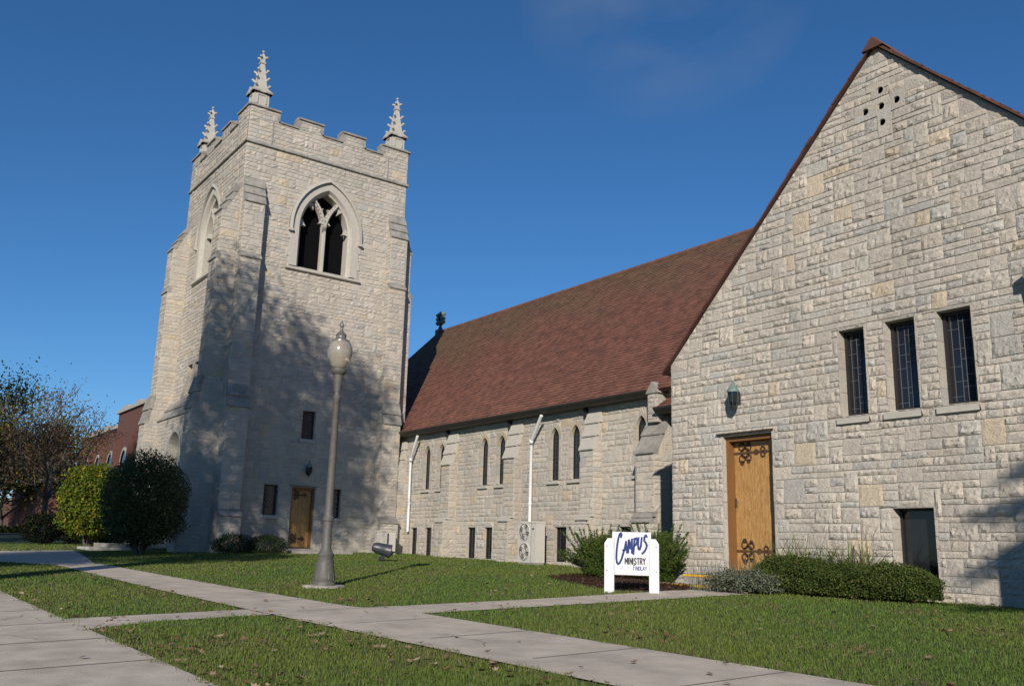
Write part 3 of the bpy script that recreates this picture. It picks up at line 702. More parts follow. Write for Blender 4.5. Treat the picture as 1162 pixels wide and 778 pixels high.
def lancet(cu, sd=0):
    mb = MB(); F = FN; r = random.Random(sd)
    inn = arch(LW, LR, LS, LP, 6, cu); o1 = arch(LW+.115, LR+.14, LS, LP, 6, cu)
    deep = arch(LW, LR, LS, LP, 6, cu)
    n = len(inn)
    for i in range(n-1):                                    # individual jamb stones and voussoirs
        c = stone_col(r) if r.random() < .5 else (.44*r.uniform(.85, 1.05), .37*r.uniform(.9, 1.05), .26*r.uniform(.9, 1.1))
        segs = 4 if i in (0, n-2) else 1
        for k in range(segs):
            def L(p, q, t): return (p[0]+(q[0]-p[0])*t, p[1]+(q[1]-p[1])*t)
            t0, t1 = k/segs+.012/segs, (k+1)/segs-.012/segs
            if segs > 1: c = stone_col(r)
            d = .022
            A, B, A2, B2 = L(inn[i], inn[i+1], t0), L(inn[i], inn[i+1], t1), L(o1[i], o1[i+1], t0), L(o1[i], o1[i+1], t1)
            mb.face([F(*A, d), F(*A2, d), F(*B2, d), F(*B, d)], M_STONE, c); mb.face([F(*A, d), F(*B, d), F(*B, -.14), F(*A, -.14)], M_STONE, c)
            mb.face([F(*A2, d), F(*A2, -.01), F(*B2, -.01), F(*B2, d)], M_STONE, c)
    o = mb.build('lancet_window', church)
    s = MB()
    s.mesh([F(cu-.34, LS-.12, 0), F(cu+.26, LS-.12, 0), F(cu+.26, LS-.12, .08), F(cu-.34, LS-.12, .08), F(cu+.26, LS-.04, .08), F(cu-.34, LS-.04, .08), F(cu+.26, LS+.01, -.1), F(cu-.34, LS+.01, -.1)],
           [(3, 2, 1, 0), (3, 2, 4, 5), (5, 4, 6, 7), (0, 3, 5, 7), (1, 6, 4, 2)], M_DRESS); s.build('sill', o)
    p = MB(); ar = arch(LW+.01, LR, LS, LP, 6, cu); p.face([F(x, y, -.105) for x, y in ar], M_GLASS)
    for a, b in zip(arch(LW-.035, LR-.05, LS+.03, LP, 6, cu), ar): pass
    q = arch(LW-.03, LR-.045, LS+.03, LP, 6, cu); bridge(p, F, ar, -.09, q, -.09, M_FRAME)
    for k in range(-1, 2): fbox(p, F, cu+k*.075-.004, cu+k*.075+.004, LS+.03, LP+.1, -.103, -.097, M_LEADD)
    for k in range(11): fbox(p, F, cu-.16, cu+.16, LS+.1+k*.13, LS+.108+k*.13, -.103, -.097, M_LEADD)
    fbox(p, F, cu-.17, cu+.17, LS+.38, LS+.405, -.1, -.085, M_FRAME)
    p.build('pane', o)
for i, c in enumerate(lanc): lancet(c, 500+i)
for i, (a, b) in enumerate(basem): rect_window(FN, a, b, -.32, .76, depth=.09, sill=False, kind=None, seed=520+i, name='basement_window', bars=False)

# roof of real overlapping tiles
def tiles(mb, P0, along, upv, L, H, cexp=.165, tw_=.20, th=.028, seed=1, colf=None, lim=None, bd=.10):
    """P0 eave start, along = unit vector, upv = unit vector up the slope"""
    r = random.Random(seed); P0, A, Uv = Vector(P0), Vector(along).normalized(), Vector(upv).normalized(); Nn = A.cross(Uv)
    mb.mesh([P0-Nn*.02, P0+A*L-Nn*.02, P0+A*L+Uv*H-Nn*.02, P0+Uv*H-Nn*.02, P0-Nn*bd, P0+A*L-Nn*bd, P0+A*L+Uv*H-Nn*bd, P0+Uv*H-Nn*bd], [(0, 1, 2, 3), (4, 7, 6, 5), (0, 4, 5, 1), (1, 5, 6, 2), (3, 2, 6, 7), (0, 3, 7, 4)], M_TILE, (.07, .03, .025))
    nr = int(H/cexp)
    for j in range(nr+1):
        y = j*cexp; off = (j % 2)*tw_/2
        n = int(L/tw_)+2
        for i in range(n):
            a, b = max(0, i*tw_-off), min(L, (i+1)*tw_-off)
            if b-a < .03: continue
            if lim and not lim(a, y): continue
            y1 = min(H, y+cexp*1.15); t = th*r.uniform(.8, 1.35); yy = y-r.uniform(0, .012)
            c = colf(r, a, y); g_ = .004
            p = [P0+A*(a+g_)+Uv*yy, P0+A*(b-g_)+Uv*yy, P0+A*(b-g_)+Uv*y1, P0+A*(a+g_)+Uv*y1]
            q = [p[0]+Nn*t, p[1]+Nn*t, p[2]+Nn*.006, p[3]+Nn*.006]
            mb.mesh(p+q, [(4, 5, 6, 7), (0, 1, 5, 4), (0, 4, 7, 3), (1, 2, 6, 5)], M_TILE, c)
def tcol(r, a, y, moss=None):
    k = r.uniform(.8, 1.12); c = [.168*k, .071*k, .047*k]
    if r.random() < .02: c = [.115, .055, .042]
    if moss:
        m_ = max(0, min(1, moss(a, y)))*r.uniform(.6, 1)
        c = [c[0]*(1-m_)+.125*m_, c[1]*(1-m_)+.078*m_, c[2]*(1-m_)+.042*m_]
    return tuple(c)
rf = MB(); s45 = math.atan2(11.5-4.5, 25.2-18.12); LN = math.hypot(7.0, 7.08)
tiles(rf, (NX0-.1, 18.12, 4.52), (1, 0, 0), (0, math.cos(s45), math.sin(s45)), NX1-NX0, LN, seed=5, colf=lambda r, a, y: tcol(r, a, y, lambda a, y: (y-3.5-.14*max(0, a-4))/4+.25*math.sin(a*1.3+y*2)+.15*math.sin(a*.37)))
rf.mesh([(NX0-.1, 25.2, 11.45), (NX1, 25.2, 11.45), (NX1, 32.2, 4.5), (NX0-.1, 32.2, 4.5)], [(0, 3, 2, 1)], M_TILE, (.15, .06, .045))
k = NX0-.1
while k < NX1:                                             # ridge tiles
    rf.tube([(k, 25.2, 11.47), (k+.42, 25.2, 11.49)], [.12, .13], M_TILE, 8, (.16*random.uniform(.8, 1.1), .07, .045)); k += .4
nave_roof = rf.build('roof', church); nave_roof['label'] = 'long red-brown tiled nave roof'
# gutter
gt = MB()
F = FN
for u0, u1, v, d in ((-33.0, -18.24, 4.42, .05), (-17.8, -12.9, 3.84, .2)):
    P = [(v-.03, d), (v-.05, d+.16), (v-.02, d+.32), (v+.08, d+.42), (v+.13, d+.42), (v+.11, d+.36)]
    for i in range(len(P)-1):
        gt.face([F(u0, *P[i]), F(u1, *P[i]), F(u1, *P[i+1]), F(u0, *P[i+1])], M_COPPER)
    for u in (u0, u1): gt.face([F(u, *p) for p in P], M_COPPER)
    k = u0+.6
    while k < u1: fbox(gt, F, k, k+.03, v+.09, v+.14, d+.1, d+.43, M_COPPER); k += .9
gt.build('gutter', church)
lt = MB(); tiles(lt, (-17.8, 18.0, 3.98), (1, 0, 0), (0, math.cos(.6), math.sin(.6)), 5.0, .8, seed=8, colf=tcol); lt.build('lean_to_roof', church)

# finial on the west end of the ridge
fn = MB(); x, y, z = -41.3, 25.2, 11.45
fn.box((x-.2, y-.2, z-.25), (x+.2, y+.2, z+.18), M_VERDD); fn.lathe((x, y, z+.18), [(.17, 0), (.1, .08), (.12, .12), (.07, .2), (.07, .45)], M_VERDD, 10)
fn.box((x-.3, y-.09, z+.72), (x+.3, y+.09, z+.92), M_VERD)
for dx, dz in ((-.3, .6), (-.3, .82), (-.3, 1.05), (.3, .6), (.3, .82), (.3, 1.05), (0, 1.1), (0, .6)):
    for dy in (0,): fn.lathe((x+dx*.9, y+dy, z+dz), [(.01, -.14), (.12, -.06), (.14, 0), (.12, .06), (.01, .13)], M_VERD, 9)
fn.box((x-.09, y-.09, z+.45), (x+.09, y+.09, z+1.15), M_VERDD)
fn.build('roof_finial', church, smooth=True)

# white downpipes
def pipe(pts, r_=.055, br=()):
    mb = MB(); mb.tube(pts, r_, M_PIPE, 12)
    for p in br: mb.tube([(p[0], p[1], p[2]-.03), (p[0], p[1], p[2]+.03)], r_*1.3, M_PIPE, 12)
    for i in (1,): mb.lathe((pts[i][0], pts[i][1], pts[i][2]-.08), [(.06, 0), (.07, .02), (.07, .1), (.06, .14)], M_PIPE, 12)
    mb.build('downpipe', church, smooth=True)
pipe([(-31.1, 18.15, 4.3), (-31.75, 18.28, 3.45), (-31.95, 18.36, 3.38), (-31.98, 18.37, .6)][:2]+[(-31.85, 18.33, 3.35), (-31.86, 18.36, .6)], br=[(-31.86, 18.36, 1.7)])
pipe([(-23.1, 18.1, 4.3), (-23.85, 18.28, 3.55), (-23.95, 18.36, 3.4), (-23.95, 18.36, .85)], br=[(-23.95, 18.36, 1.5)])

# ------------------------------------------------------------------ gabled wing
SCALED = False
gx0, gx1, gxc, gze, gza = -12.62, -2.84, -7.73, 3.72, 8.62
gw = MB()
gpoly = [(gx0, -.95), (gx1, -.95), (gx1, gze), (gxc, gza), (gx0, gze)]
circ = lambda u, v, r_: [(u+r_*math.cos(2*PI*k/10), v+r_*math.sin(2*PI*k/10)) for k in range(10)]
vents = [(-7.69, 7.77), (-7.41, 7.48), (-7.69, 7.475), (-7.985, 7.48), (-7.69, 7.18)]
gwin = [(-8.76, -8.26, 2.3, 3.76), (-7.91, -7.38, 2.3, 3.76), (-7.04, -6.49, 2.3, 3.76)]
D2 = (-11.32, -10.18, -.33, 2.18); LWn = (-7.98, -7.29, -.52, .80)
gh = [circ(u, v, .062) for u, v in vents]+[rect(*w_) for w_ in gwin]+[rect(*D2), rect(*LWn)]
ashlar(gw, FG.O, FG.U, FG.V, gpoly, gh, unit=.125, cell=.055, amp=.029, seed=77, cw=.085, joint=.006)
for u, v in vents:
    A = circ(u, v, .063); bridge(gw, FG, A, -.02, A, .022, M_MORT, True); bridge(gw, FG, A, -.25, A, -.02, M_DARK, True); gw.face([FG(x, y, -.25) for x, y in A], M_DARK)
# left return wall, right return wall (quoined) and coping strip under the tiles
ashlar(gw, (gx0, 0, 0), (0, -1, 0), (0, 0, 1), rect(-16.25, -13.2, -.95, gze), (), unit=.11, cell=.3, seed=78)
ashlar(gw, (gx1, 0, 0), (0, 1, 0), (0, 0, 1), rect(13.2, 16.25, -.95, gze), (), unit=.11, cell=.3, seed=79)
sl = math.atan2(gza-gze, gxc-gx0); Lr = math.hypot(gza-gze, gxc-gx0)
gw.build('gable_wall', church)
for i, w_ in enumerate(gwin): rect_window(FG, *w_, depth=.17, kind='art', seed=600+i, M=M_LEADA, ft=.055)
rect_window(FG, *LWn, depth=.2, kind=None, seed=610, sill=False, name='basement_window')
door(FG, *D2[:2], -.30, D2[3], .22, 'oak plank door with ornate strap hinges at the gable foot', 32)
# gable roof: tiles stepping past the verge
gr = MB()
for s in (-1, 1):
    A = Vector((-s*math.cos(sl), 0, math.sin(sl)))
    e = Vector((gxc+s*(gxc-gx0+.0), 0, gze))+Vector((s*math.sin(sl), 0, math.cos(sl)))*.035-A*.25
    P0 = (e.x, G-.07, e.z) if s == -1 else (e.x, G-.07+8.5, e.z)
    al = (0, -1, 0) if s == 1 else (0, 1, 0)
    # along x up must point outward
    if Vector(al).cross(A).dot(Vector((s*math.sin(sl), 0, math.cos(sl)))) < 0:
        P0 = (e.x, G-.07+8.5, e.z) if s == -1 else (e.x, G-.07, e.z); al = (0, -1, 0) if s == -1 else (0, 1, 0)
    tiles(gr, P0, al, A, 8.5, Lr+.32, seed=9+s, colf=tcol, th=.022, bd=.022)
    r = random.Random(40+s)
    k = 0.0
    while k < Lr+.15:                                       # ragged verge tiles
        q = e+A*k; q.y = G-.085-r.uniform(0, .02)
        Nn = Vector((s*math.sin(sl), 0, math.cos(sl)))
        gr.obox(q-Nn*.02, A*.17, Nn*(.02+r.uniform(0, .025)), Vector((0, .3, 0)), M_TILE, tuple(q_*.62 for q_ in tcol(r, 0, 0))); k += .163
k = G-.11
while k < G+8: gr.tube([(gxc, k, gza+.03), (gxc, k+.42, gza+.04)], [.10, .09], M_TILE, 8, (.14, .06, .045)); k += .4
gr.mesh([(gxc-.2, G-.12, gza-.08), (gxc, G-.12, gza+.13), (gxc+.2, G-.12, gza-.08), (gxc-.2, G+.3, gza-.08), (gxc, G+.3, gza+.13), (gxc+.2, G+.3, gza-.08)], [(0, 2, 1), (0, 1, 4, 3), (1, 2, 5, 4)], M_TILE, (.085, .04, .032))
o = gr.build('gable_roof', church); o['label'] = 'steep red-brown tiled roof of the gabled wing'
# low side wing past the right edge (its corner shadow falls on the gable wall)
sw = MB(); wx, wy, wz = -3.1, 10.15, 2.12
sw.face([(wx, wy, -.9), (2.0, wy, -.9), (2.0, wy, wz), ((wx+2.0)/2, wy, wz+1.2), (wx, wy, wz)], M_STONE)
sw.face([(wx, wy, -.9), (wx, wy, wz), (wx, 13.1, wz), (wx, 13.1, -.9)], M_STONE); sw.face([(2.0, wy, -.9), (2.0, 13.1, -.9), (2.0, 13.1, wz), (2.0, wy, wz)], M_STONE)
sw.build('porch_wall', church)
pr_ = MB(); xm = (wx+2.0)/2
pr_.mesh([(wx-.08, wy-.1, wz-.04), (xm, wy-.1, wz+1.25), (2.5, wy-.1, wz-.04), (wx-.08, 13.1, wz-.04), (xm, 13.1, wz+1.25), (2.5, 13.1, wz-.04)], [(0, 3, 4, 1), (1, 4, 5, 2)], M_TILE, (.15, .06, .045)); pr_.build('porch_roof', church)

# steps at the gable door
st = MB()
st.box((-11.75, 12.55, -.8), (-10.0, 13.17, -.345), M_CONCD); st.box((-12.45, 12.0, -.8), (-9.9, 12.55, -.50), M_CONCD)
st.box((-11.75, 12.535, -.375), (-10.0, 12.548, -.338), M_YEL); st.box((-12.45, 11.985, -.53), (-9.9, 11.998, -.493), M_YEL)
st.box((-11.75, 12.548, -.343), (-10.0, 12.6, -.338), M_YEL); st.box((-12.45, 11.998, -.498), (-9.9, 12.05, -.493), M_YEL)
tag(st.build('steps'), 'low concrete steps with yellow painted edges below the gable door', 'steps')
SCALED = True
dl = MB(); dl.box((-32.1, 13.5, -.6), (-31.0, 15.6, -.24), M_CONCD); dl.box((-32.96, 13.7, -.6), (-32.1, 15.1, -.2), M_CONCD)
tag(dl.build('landing_slab'), 'grey concrete landing slab at the foot of the tower door', 'landing')
SCALED = False

# ------------------------------------------------------------------ wall lanterns
def wall_lantern(F, u, v, h, label):
    t = empty('wall_lantern', F(u, v, 0), label, 'lantern', 'lanterns above the oak doors')
    c = F(u, v, .17*h/.55); s = h/.55
    b = MB(); fbox(b, F, u-.04*s, u+.04*s, v-.12*s, v+.1*s, 0, .03*s, M_VERDD); b.tube([F(u, v-.02*s, .02), F(u, v-.14*s, .1*s), F(u, v-.16*s, .17*s)], .014*s, M_VERDD, 6); b.build('bracket', t)
    g_ = MB(); g_.lathe(c, [(.06*s, -.17*s), (.085*s, -.1*s), (.098*s, .02*s), (.095*s, .09*s)], M_GLASS, 6); g_.build('glass_body', t)
    f = MB()
    for k in range(6):
        a = 2*PI*k/6; f.tube([c+Vector((math.cos(a)*q*s, math.sin(a)*q*s, z*s)) for q, z in ((.063, -.17), (.088, -.1), (.1, .02), (.098, .09))], .008*s, M_VERDD, 5)
    f.lathe(c, [(.01, -.24*s), (.03*s, -.22*s), (.075*s, -.175*s), (.065*s, -.165*s)], M_VERDD, 8); f.build('frame', t)
    r = MB(); r.lathe(c, [(.115*s, .085*s), (.118*s, .11*s), (.085*s, .16*s), (.045*s, .2*s), (.03*s, .23*s), (.035*s, .25*s), (.01*s, .31*s)], M_VERD, 8); r.build('cap', t, smooth=True)
wall_lantern(FG, -10.9, 2.86, .56, 'green copper wall lantern above the gable door with strap hinges')
SCALED = True
wall_lantern(FT, 14.42, 2.8, .62, 'small dark wall lantern above the tower door')
SCALED = False
hd = MB(); fbox(hd, FG, -5.62, -5.2, 3.92, 4.08, .03, .24, M_VERD); hd.tube([FG(-5.46, 3.95, .13), FG(-5.46, 3.2, .1)], [.12, .08], M_FRAME, 8); hd.tube([FG(-5.46, 3.2, .1), FG(-5.46, -.5, .1)], .05, M_FRAME, 8)
tag(hd.build('leader_head'), 'green copper rainwater head on gable wall at right picture edge', 'rainwater head')

# ------------------------------------------------------------------ street lamps
def street_lamp(label, loc):
    t = empty('street_lamp', loc, label, 'street lamp', 'acorn street lamps by the paths')
    x, y, z = loc
    p = MB()
    p.lathe((x, y, z+.02), [(.19, 0), (.19, .06), (.165, .09), (.175, .14), (.17, .17), (.14, .38), (.125, .46), (.135, .48), (.135, .52), (.10, .56), (.08, .62), (.074, 1.0), (.074, 1.04), (.092, 1.05), (.092, 1.1), (.074, 1.12), (.068, 1.2), (.054, 3.05), (.067, 3.07), (.067, 3.11), (.05, 3.13), (.048, 3.2)], M_LAMP, 24)
    p.build('pole', t, smooth=True)
    for_ = MB()
    for k in range(10):
        a = 2*PI*k/10; for_.tube([(x+math.cos(a)*.125, y+math.sin(a)*.125, z+.4), (x+math.cos(a)*.172, y+math.sin(a)*.172, z+.13)], .012, M_LAMP, 5)
    for_.build('base_fluting', t)
    c = MB(); c.lathe((x, y, z+3.2), [(.055, 0), (.075, .14), (.085, .3), (.12, .33), (.135, .37), (.13, .40), (.1, .42)], M_LAMP, 20); c.build('globe_holder', t, smooth=True)
    gl = MB(); gl.lathe((x, y, z+3.6), [(.105, 0), (.14, .06), (.19, .17), (.213, .27), (.207, .36), (.175, .45), (.14, .49)], M_GLOBE, 28); gl.build('globe', t, smooth='all')
    cp = MB(); cp.lathe((x, y, z+4.07), [(.155, -.01), (.15, .03), (.10, .06), (.085, .09), (.088, .12), (.095, .13), (.06, .17), (.035, .20), (.02, .23), (.02, .26), (.035, .29), (.03, .32), (.015, .36), (.004, .39)], M_LAMPC, 20); cp.build('finial_cap', t, smooth=True)
    f = MB(); n = 22; r = random.Random(3)
    P = [(x+math.cos(2*PI*k/n)*(.33+r.uniform(-.03, .03)), y+math.sin(2*PI*k/n)*(.33+r.uniform(-.03, .03)), z+.045+r.uniform(-.01, .01)) for k in range(n)]
    f.mesh(P+[(p_[0], p_[1], z-.15) for p_ in P]+[(x, y, z+.06)], [(k, (k+1) % n, 2*n) for k in range(n)]+[(k+n, (k+1) % n+n, (k+1) % n, k) for k in range(n)], M_CONCD); f.build('footing', t)
    return t
M_GLOBE = mat('milky_globe', (.42, .38, .31), .18, noise=.12, nscale=3)
_n = M_GLOBE.node_tree; _b = _n.nodes['Principled BSDF']; _b.inputs['Transmission Weight'].default_value = .35; _b.inputs['Coat Weight'].default_value = .4
M_LAMPC = mat('weathered_lamp_cap', (.17, .165, .15), .4, noise=.15, metal=.3)
lamp = street_lamp('grey acorn street lamp on the lawn in front of the tower', (-13.98, 6.55, gz(-13.98, 6.55)-.01))
l2 = copy_tree(lamp, 0); l2.location = (-50, 7.75, gz(-50, 7.75)); l2['label'] = 'distant street lamp in shade among the trees at far left'

# ------------------------------------------------------------------ floodlight
fx, fy = -22.0, 11.93; fz = gz(fx, fy)
fl = empty('floodlight', (fx, fy, fz), 'black drum floodlight on a short stake in the lawn, aimed at the tower', 'floodlight')
b = MB(); d = Vector((-.55, -.78, .16)).normalized(); c = Vector((fx, fy, fz+.32))
d = Vector((-.35, -.9, .22)).normalized(); dd = -d
prof = [(-.26, .02), (-.26, .10), (-.17, .14), (0, .155), (.18, .165), (.2, .18), (.23, .18), (.23, .14)]
b.tube([c+d*-p_[0] for p_ in prof], [p_[1] for p_ in prof], M_SPOT, 18); b.build('housing', fl, smooth=True)
s_ = MB(); s_.tube([(fx, fy, fz-.1), (fx, fy, fz+.2)], .03, M_SPOT, 8); s_.box((fx-.07, fy-.05, fz+.04), (fx+.07, fy+.05, fz+.13), M_SPOT); s_.build('stake', fl)
l_ = MB(); l_.tube([c-d*.215, c-d*.22], .15, M_GLASS, 18); l_.build('lens', fl)

# ------------------------------------------------------------------ air conditioner and cabinet
def ac_unit(x0, x1, y0, y1, z0, z1):
    t = empty('air_conditioner', ((x0+x1)/2, (y0+y1)/2, z0), 'beige two-fan air conditioner standing against the nave wall', 'air conditioner')
    b = MB(); b.box((x0, y0, z0+.06), (x1, y1, z1), M_AC); b.box((x0+.02, y0+.02, z0-.15), (x1-.02, y1-.02, z0+.06), M_CONCD)
    b.box((x0-.01, y0-.012, z1-.04), (x1+.01, y1+.01, z1+.01), M_AC); b.box((x0+.68, y0-.004, z0+.08), (x0+.69, y0+.0, z1-.05), M_ACD)
    b.box((x0+.74, y0-.006, z1-.24), (x0+.83, y0-.001, z1-.19), M_NAVY)
    b.build('casing', t)
    F = Fr((0, y0, 0), (1, 0, 0)); cu = x0+.36
    for cz in (z0+.40, z0+1.0):
        f = MB(); A = circ(cu, cz, .27); 
        n = 24; A = [(cu+.27*math.cos(2*PI*k/n), cz+.27*math.sin(2*PI*k/n)) for k in range(n)]; B = [(cu+.25*math.cos(2*PI*k/n), cz+.25*math.sin(2*PI*k/n)) for k in range(n)]
        f.face([F(*p, .006) for p in A], M_ACD); bridge(f, F, B, .03, A, .03, M_AC, True); bridge(f, F, A, .03, A, 0, M_AC, True)
        for k in range(4):
            a = k*PI/2+.3; f.mesh([F(cu+.08*math.cos(a), cz+.08*math.sin(a), .012), F(cu+.24*math.cos(a-.35), cz+.24*math.sin(a-.35), .01), F(cu+.24*math.cos(a+.5), cz+.24*math.sin(a+.5), .02)], [(0, 1, 2)], M_AC)
        for k in range(20):
            a = k*PI/10; fbar(f, F, (cu+.06*math.cos(a), cz+.06*math.sin(a)), (cu+.26*math.cos(a), cz+.26*math.sin(a)), .008, .026, .034, M_AC)
        f.tube([F(cu, cz, .01), F(cu, cz, .045)], .07, M_AC, 14); f.build('fan', t)
SCALED = True
ac_unit(-23.42, -22.5, 17.5, 17.86, gz(-23, 17.6), .87)
cb = empty('electrical_cabinet', (-31.9, 17.5, gz(-31.9, 17.5)), 'pale grey metal cabinet in the corner between tower and nave', 'cabinet')
b = MB(); z0 = gz(-32, 17.5); b.box((-32.2, 17.2, z0-.1), (-31.45, 17.62, .56), M_AC); b.box((-31.45, 17.24, z0-.1), (-31.43, 17.3, .5), M_ACD); b.box((-32.22, 17.18, .56), (-31.43, 17.64, .59), M_AC); b.build('body', cb)
b = MB(); b.box((-31.448, 17.33, z0+.05), (-31.435, 17.6, .5), M_AC); b.build('door_panel', cb)
b = MB(); b.box((-32.15, 17.185, z0+.05), (-31.85, 17.198, .5), M_AC); b.box((-31.8, 17.185, z0+.05), (-31.5, 17.198, .5), M_AC); b.build('front_panel', cb)

SCALED = False
# ------------------------------------------------------------------ sign
sa = math.atan2(.55, .62); sc = Vector((-10.53, 10.09, gz(-10.53, 10.09)))
SU = Vector((math.cos(sa), math.sin(sa), 0)); FS = Fr(sc, SU)
sign = empty('sign', sc, 'white two-post lawn sign reading Campus Ministry in front of the yew bushes', 'sign')
b = MB(); fbox(b, FS, -.30, .30, .27, .92, -.03, .03, M_WHITE); b.build('panel', sign)
fbx = MB(); fbox(fbx, FS, -.30, .30, .262, .269, -.03, .03, M_IRON); fbx.build('bottom_edge', sign)
for s in (-1, 1):
    p = MB(); o_ = .42; i_ = .27
    P = [(s*i_, -.2), (s*o_, -.2), (s*o_, .745), (s*(o_-.05), .82), (s*i_, .82)]; P = ccw(P)
    p.face([FS(*q, .055) for q in P], M_WHITE); p.face([FS(*q, -.055) for q in P[::-1]], M_WHITE); bridge(p, FS, P, -.055, P, .055, M_WHITE, True)
    fbox(p, FS, min(s*.27, s*.272), max(s*.27, s*.272)+.002, .27, .82, .03, .056, M_LEAD)
    for v in (.33, .70): p.tube([FS(s*.38, v, .05), FS(s*.38, v, .062)], .009, M_LEAD, 8)
    p.build('post', sign)
def strokes(lines, sc_, ou, ov, wd, M, name, d=.033, slant=0, sx=1):
    mb = MB()
    for L in lines:
        P = [(ou+(x+slant*y)*sc_*sx, ov+y*sc_) for x, y in L]
        for i in range(len(P)-1):
            a, b2 = P[i], P[i+1]; l = math.hypot(b2[0]-a[0], b2[1]-a[1]) or 1; e = wd*.3
            ax, ay = (b2[0]-a[0])/l*e, (b2[1]-a[1])/l*e
            fbar(mb, FS, (a[0]-ax, a[1]-ay), (b2[0]+ax, b2[1]+ay), wd, d-.002, d+.002+.0003*(i % 3), M)
    return mb.build(name, sign)
# brush lettering: panel coordinates from the board's left/bottom, unit = board width .60
C_ = [[(.235, .86), (.25, .92), (.235, .955), (.20, .93), (.165, .83), (.135, .68), (.115, .50), (.11, .37), (.125, .27), (.155, .235), (.20, .26), (.245, .34), (.29, .46)]]
A_ = [[(.275, .43), (.335, .60), (.37, .76)], [(.37, .76), (.385, .60), (.395, .50)], [(.29, .55), (.40, .60)]]
Mm = [[(.425, .50), (.445, .80)], [(.445, .80), (.48, .60), (.53, .82)], [(.53, .82), (.525, .50)]]
P_ = [[(.565, .47), (.60, .82)], [(.58, .82), (.645, .845), (.67, .79), (.645, .70), (.595, .67)]]
U_ = [[(.705, .86), (.69, .70), (.70, .60), (.735, .585), (.765, .66), (.79, .86)]]
S_ = [[(.925, .88), (.90, .92), (.86, .87), (.855, .79), (.90, .74), (.925, .68), (.90, .60), (.85, .53), (.80, .49)]]
H = .65
def place(L): return [[(x*.58-.30, .27+.01+y*H) for x, y in l] for l in L]
strokes(place(C_+A_+Mm+P_+U_+S_), 1, 0, 0, .031, M_NAVY, 'script_lettering')
def L_(ch):
    return {'M': [[(0, 0), (0, 1), (.35, .35), (.7, 1), (.7, 0)]], 'I': [[(0, 0), (0, 1)]], 'N': [[(0, 0), (0, 1), (.6, 0), (.6, 1)]],
            'S': [[(.5, .85), (.35, 1), (.15, 1), (0, .82), (.05, .6), (.45, .42), (.5, .2), (.35, 0), (.12, 0), (0, .15)]], 'T': [[(0, 1), (.6, 1)], [(.3, 1), (.3, 0)]],
            'R': [[(0, 0), (0, 1), (.35, 1), (.5, .85), (.5, .65), (.35, .5), (0, .5)], [(.25, .5), (.55, 0)]], 'Y': [[(0, 1), (.3, .5), (.6, 1)], [(.3, .5), (.3, 0)]],
            'F': [[(0, 0), (0, 1), (.55, 1), (.55, .85)], [(0, .52), (.4, .52)], [(-.12, 0), (.14, 0)]], 'D': [[(0, 0), (0, 1), (.35, 1), (.58, .75), (.58, .25), (.35, 0), (0, 0)]],
            'L': [[(0, 1), (0, 0), (.5, 0), (.5, .15)], [(-.1, 1), (.12, 1)]], 'A': [[(0, 0), (.33, 1), (.66, 0)], [(.13, .35), (.53, .35)]]}[ch]
def word(wd_, u, v, h, total, M, thick, name, big=None):
    wds = [max(.12, max(x for l in L_(c) for x, y in l)) for c in wd_]; gap = .28
    nat = sum(wds)+gap*(len(wds)-1); sx = total/(nat*h); x = 0; lines = []
    for i, c in enumerate(wd_):
        k = big if (big and i == 0) else 1
        lines += [[(u+(x+px)*h*sx, v+py*h*k) for px, py in l] for l in L_(c)]; x += wds[i]+gap
    strokes(lines, 1, 0, 0, thick, M, name)
word('MINISTRY', -.10, .435, .09, .31, M_BLACK, .016, 'word_lettering')
word('FINDLAY', .03, .345, .055, .2, M_NAVY, .008, 'town_lettering', big=1.4)

# ------------------------------------------------------------------ foliage helpers (numpy)
rng = np.random.default_rng(7)
def leaf_mesh(name, pts, size, cols, M, parent=None, jit=.35, flat=.0, aspect=.5, normals=None):
    n = len(pts); s = size*(1+jit*(rng.random(n)*2-1))
    d = rng.normal(size=(n, 3)); 
    if flat: d[:, 2] *= (1-flat)
    d /= np.linalg.norm(d, axis=1)[:, None]; q = rng.normal(size=(n, 3))
    if normals is not None: q = normals+q*.6; 
    e = np.cross(d, q); e /= np.linalg.norm(e, axis=1)[:, None]+1e-9
    a = d*s[:, None]*.5; b = e*(s*aspect)[:, None]*.5
    V = np.stack([pts-a, pts+b, pts+a, pts-b], 1).reshape(-1, 3)
    if SCALED: V = np.array(tuple(CORNER))+(V-np.array(tuple(CORNER0)))*CAM_K
    me = bpy.data.meshes.new(name); me.vertices.add(4*n); me.vertices.foreach_set('co', V.ravel().astype(np.float32))
    me.loops.add(4*n); me.loops.foreach_set('vertex_index', np.arange(4*n, dtype=np.int32))
    me.polygons.add(n); me.polygons.foreach_set('loop_start', np.arange(0, 4*n, 4, dtype=np.int32)); me.update(calc_edges=True)
    me.materials.append(M); cc = np.ones((n, 4), np.float32); cc[:, :3] = cols
    at = me.color_attributes.new('Col', 'FLOAT_COLOR', 'CORNER'); at.data.foreach_set('color', np.repeat(cc, 4, axis=0).ravel())
    o = bpy.data.objects.new(name, me); C.collection.objects.link(o)
    if parent: o.parent = parent; o.matrix_parent_inverse = Matrix.Translation(-parent.location)
    return o
def cols(n, base, var=.25, alt=None, pa=0):
    k = 1+var*(rng.random(n)*2-1); c = np.array(base)[None]*k[:, None]*(1+.08*rng.normal(size=(n, 3)))
    if alt is not None:
        m_ = rng.random(n) < pa; c[m_] = np.array(alt)*k[m_, None]
    return np.clip(c, .003, 1)
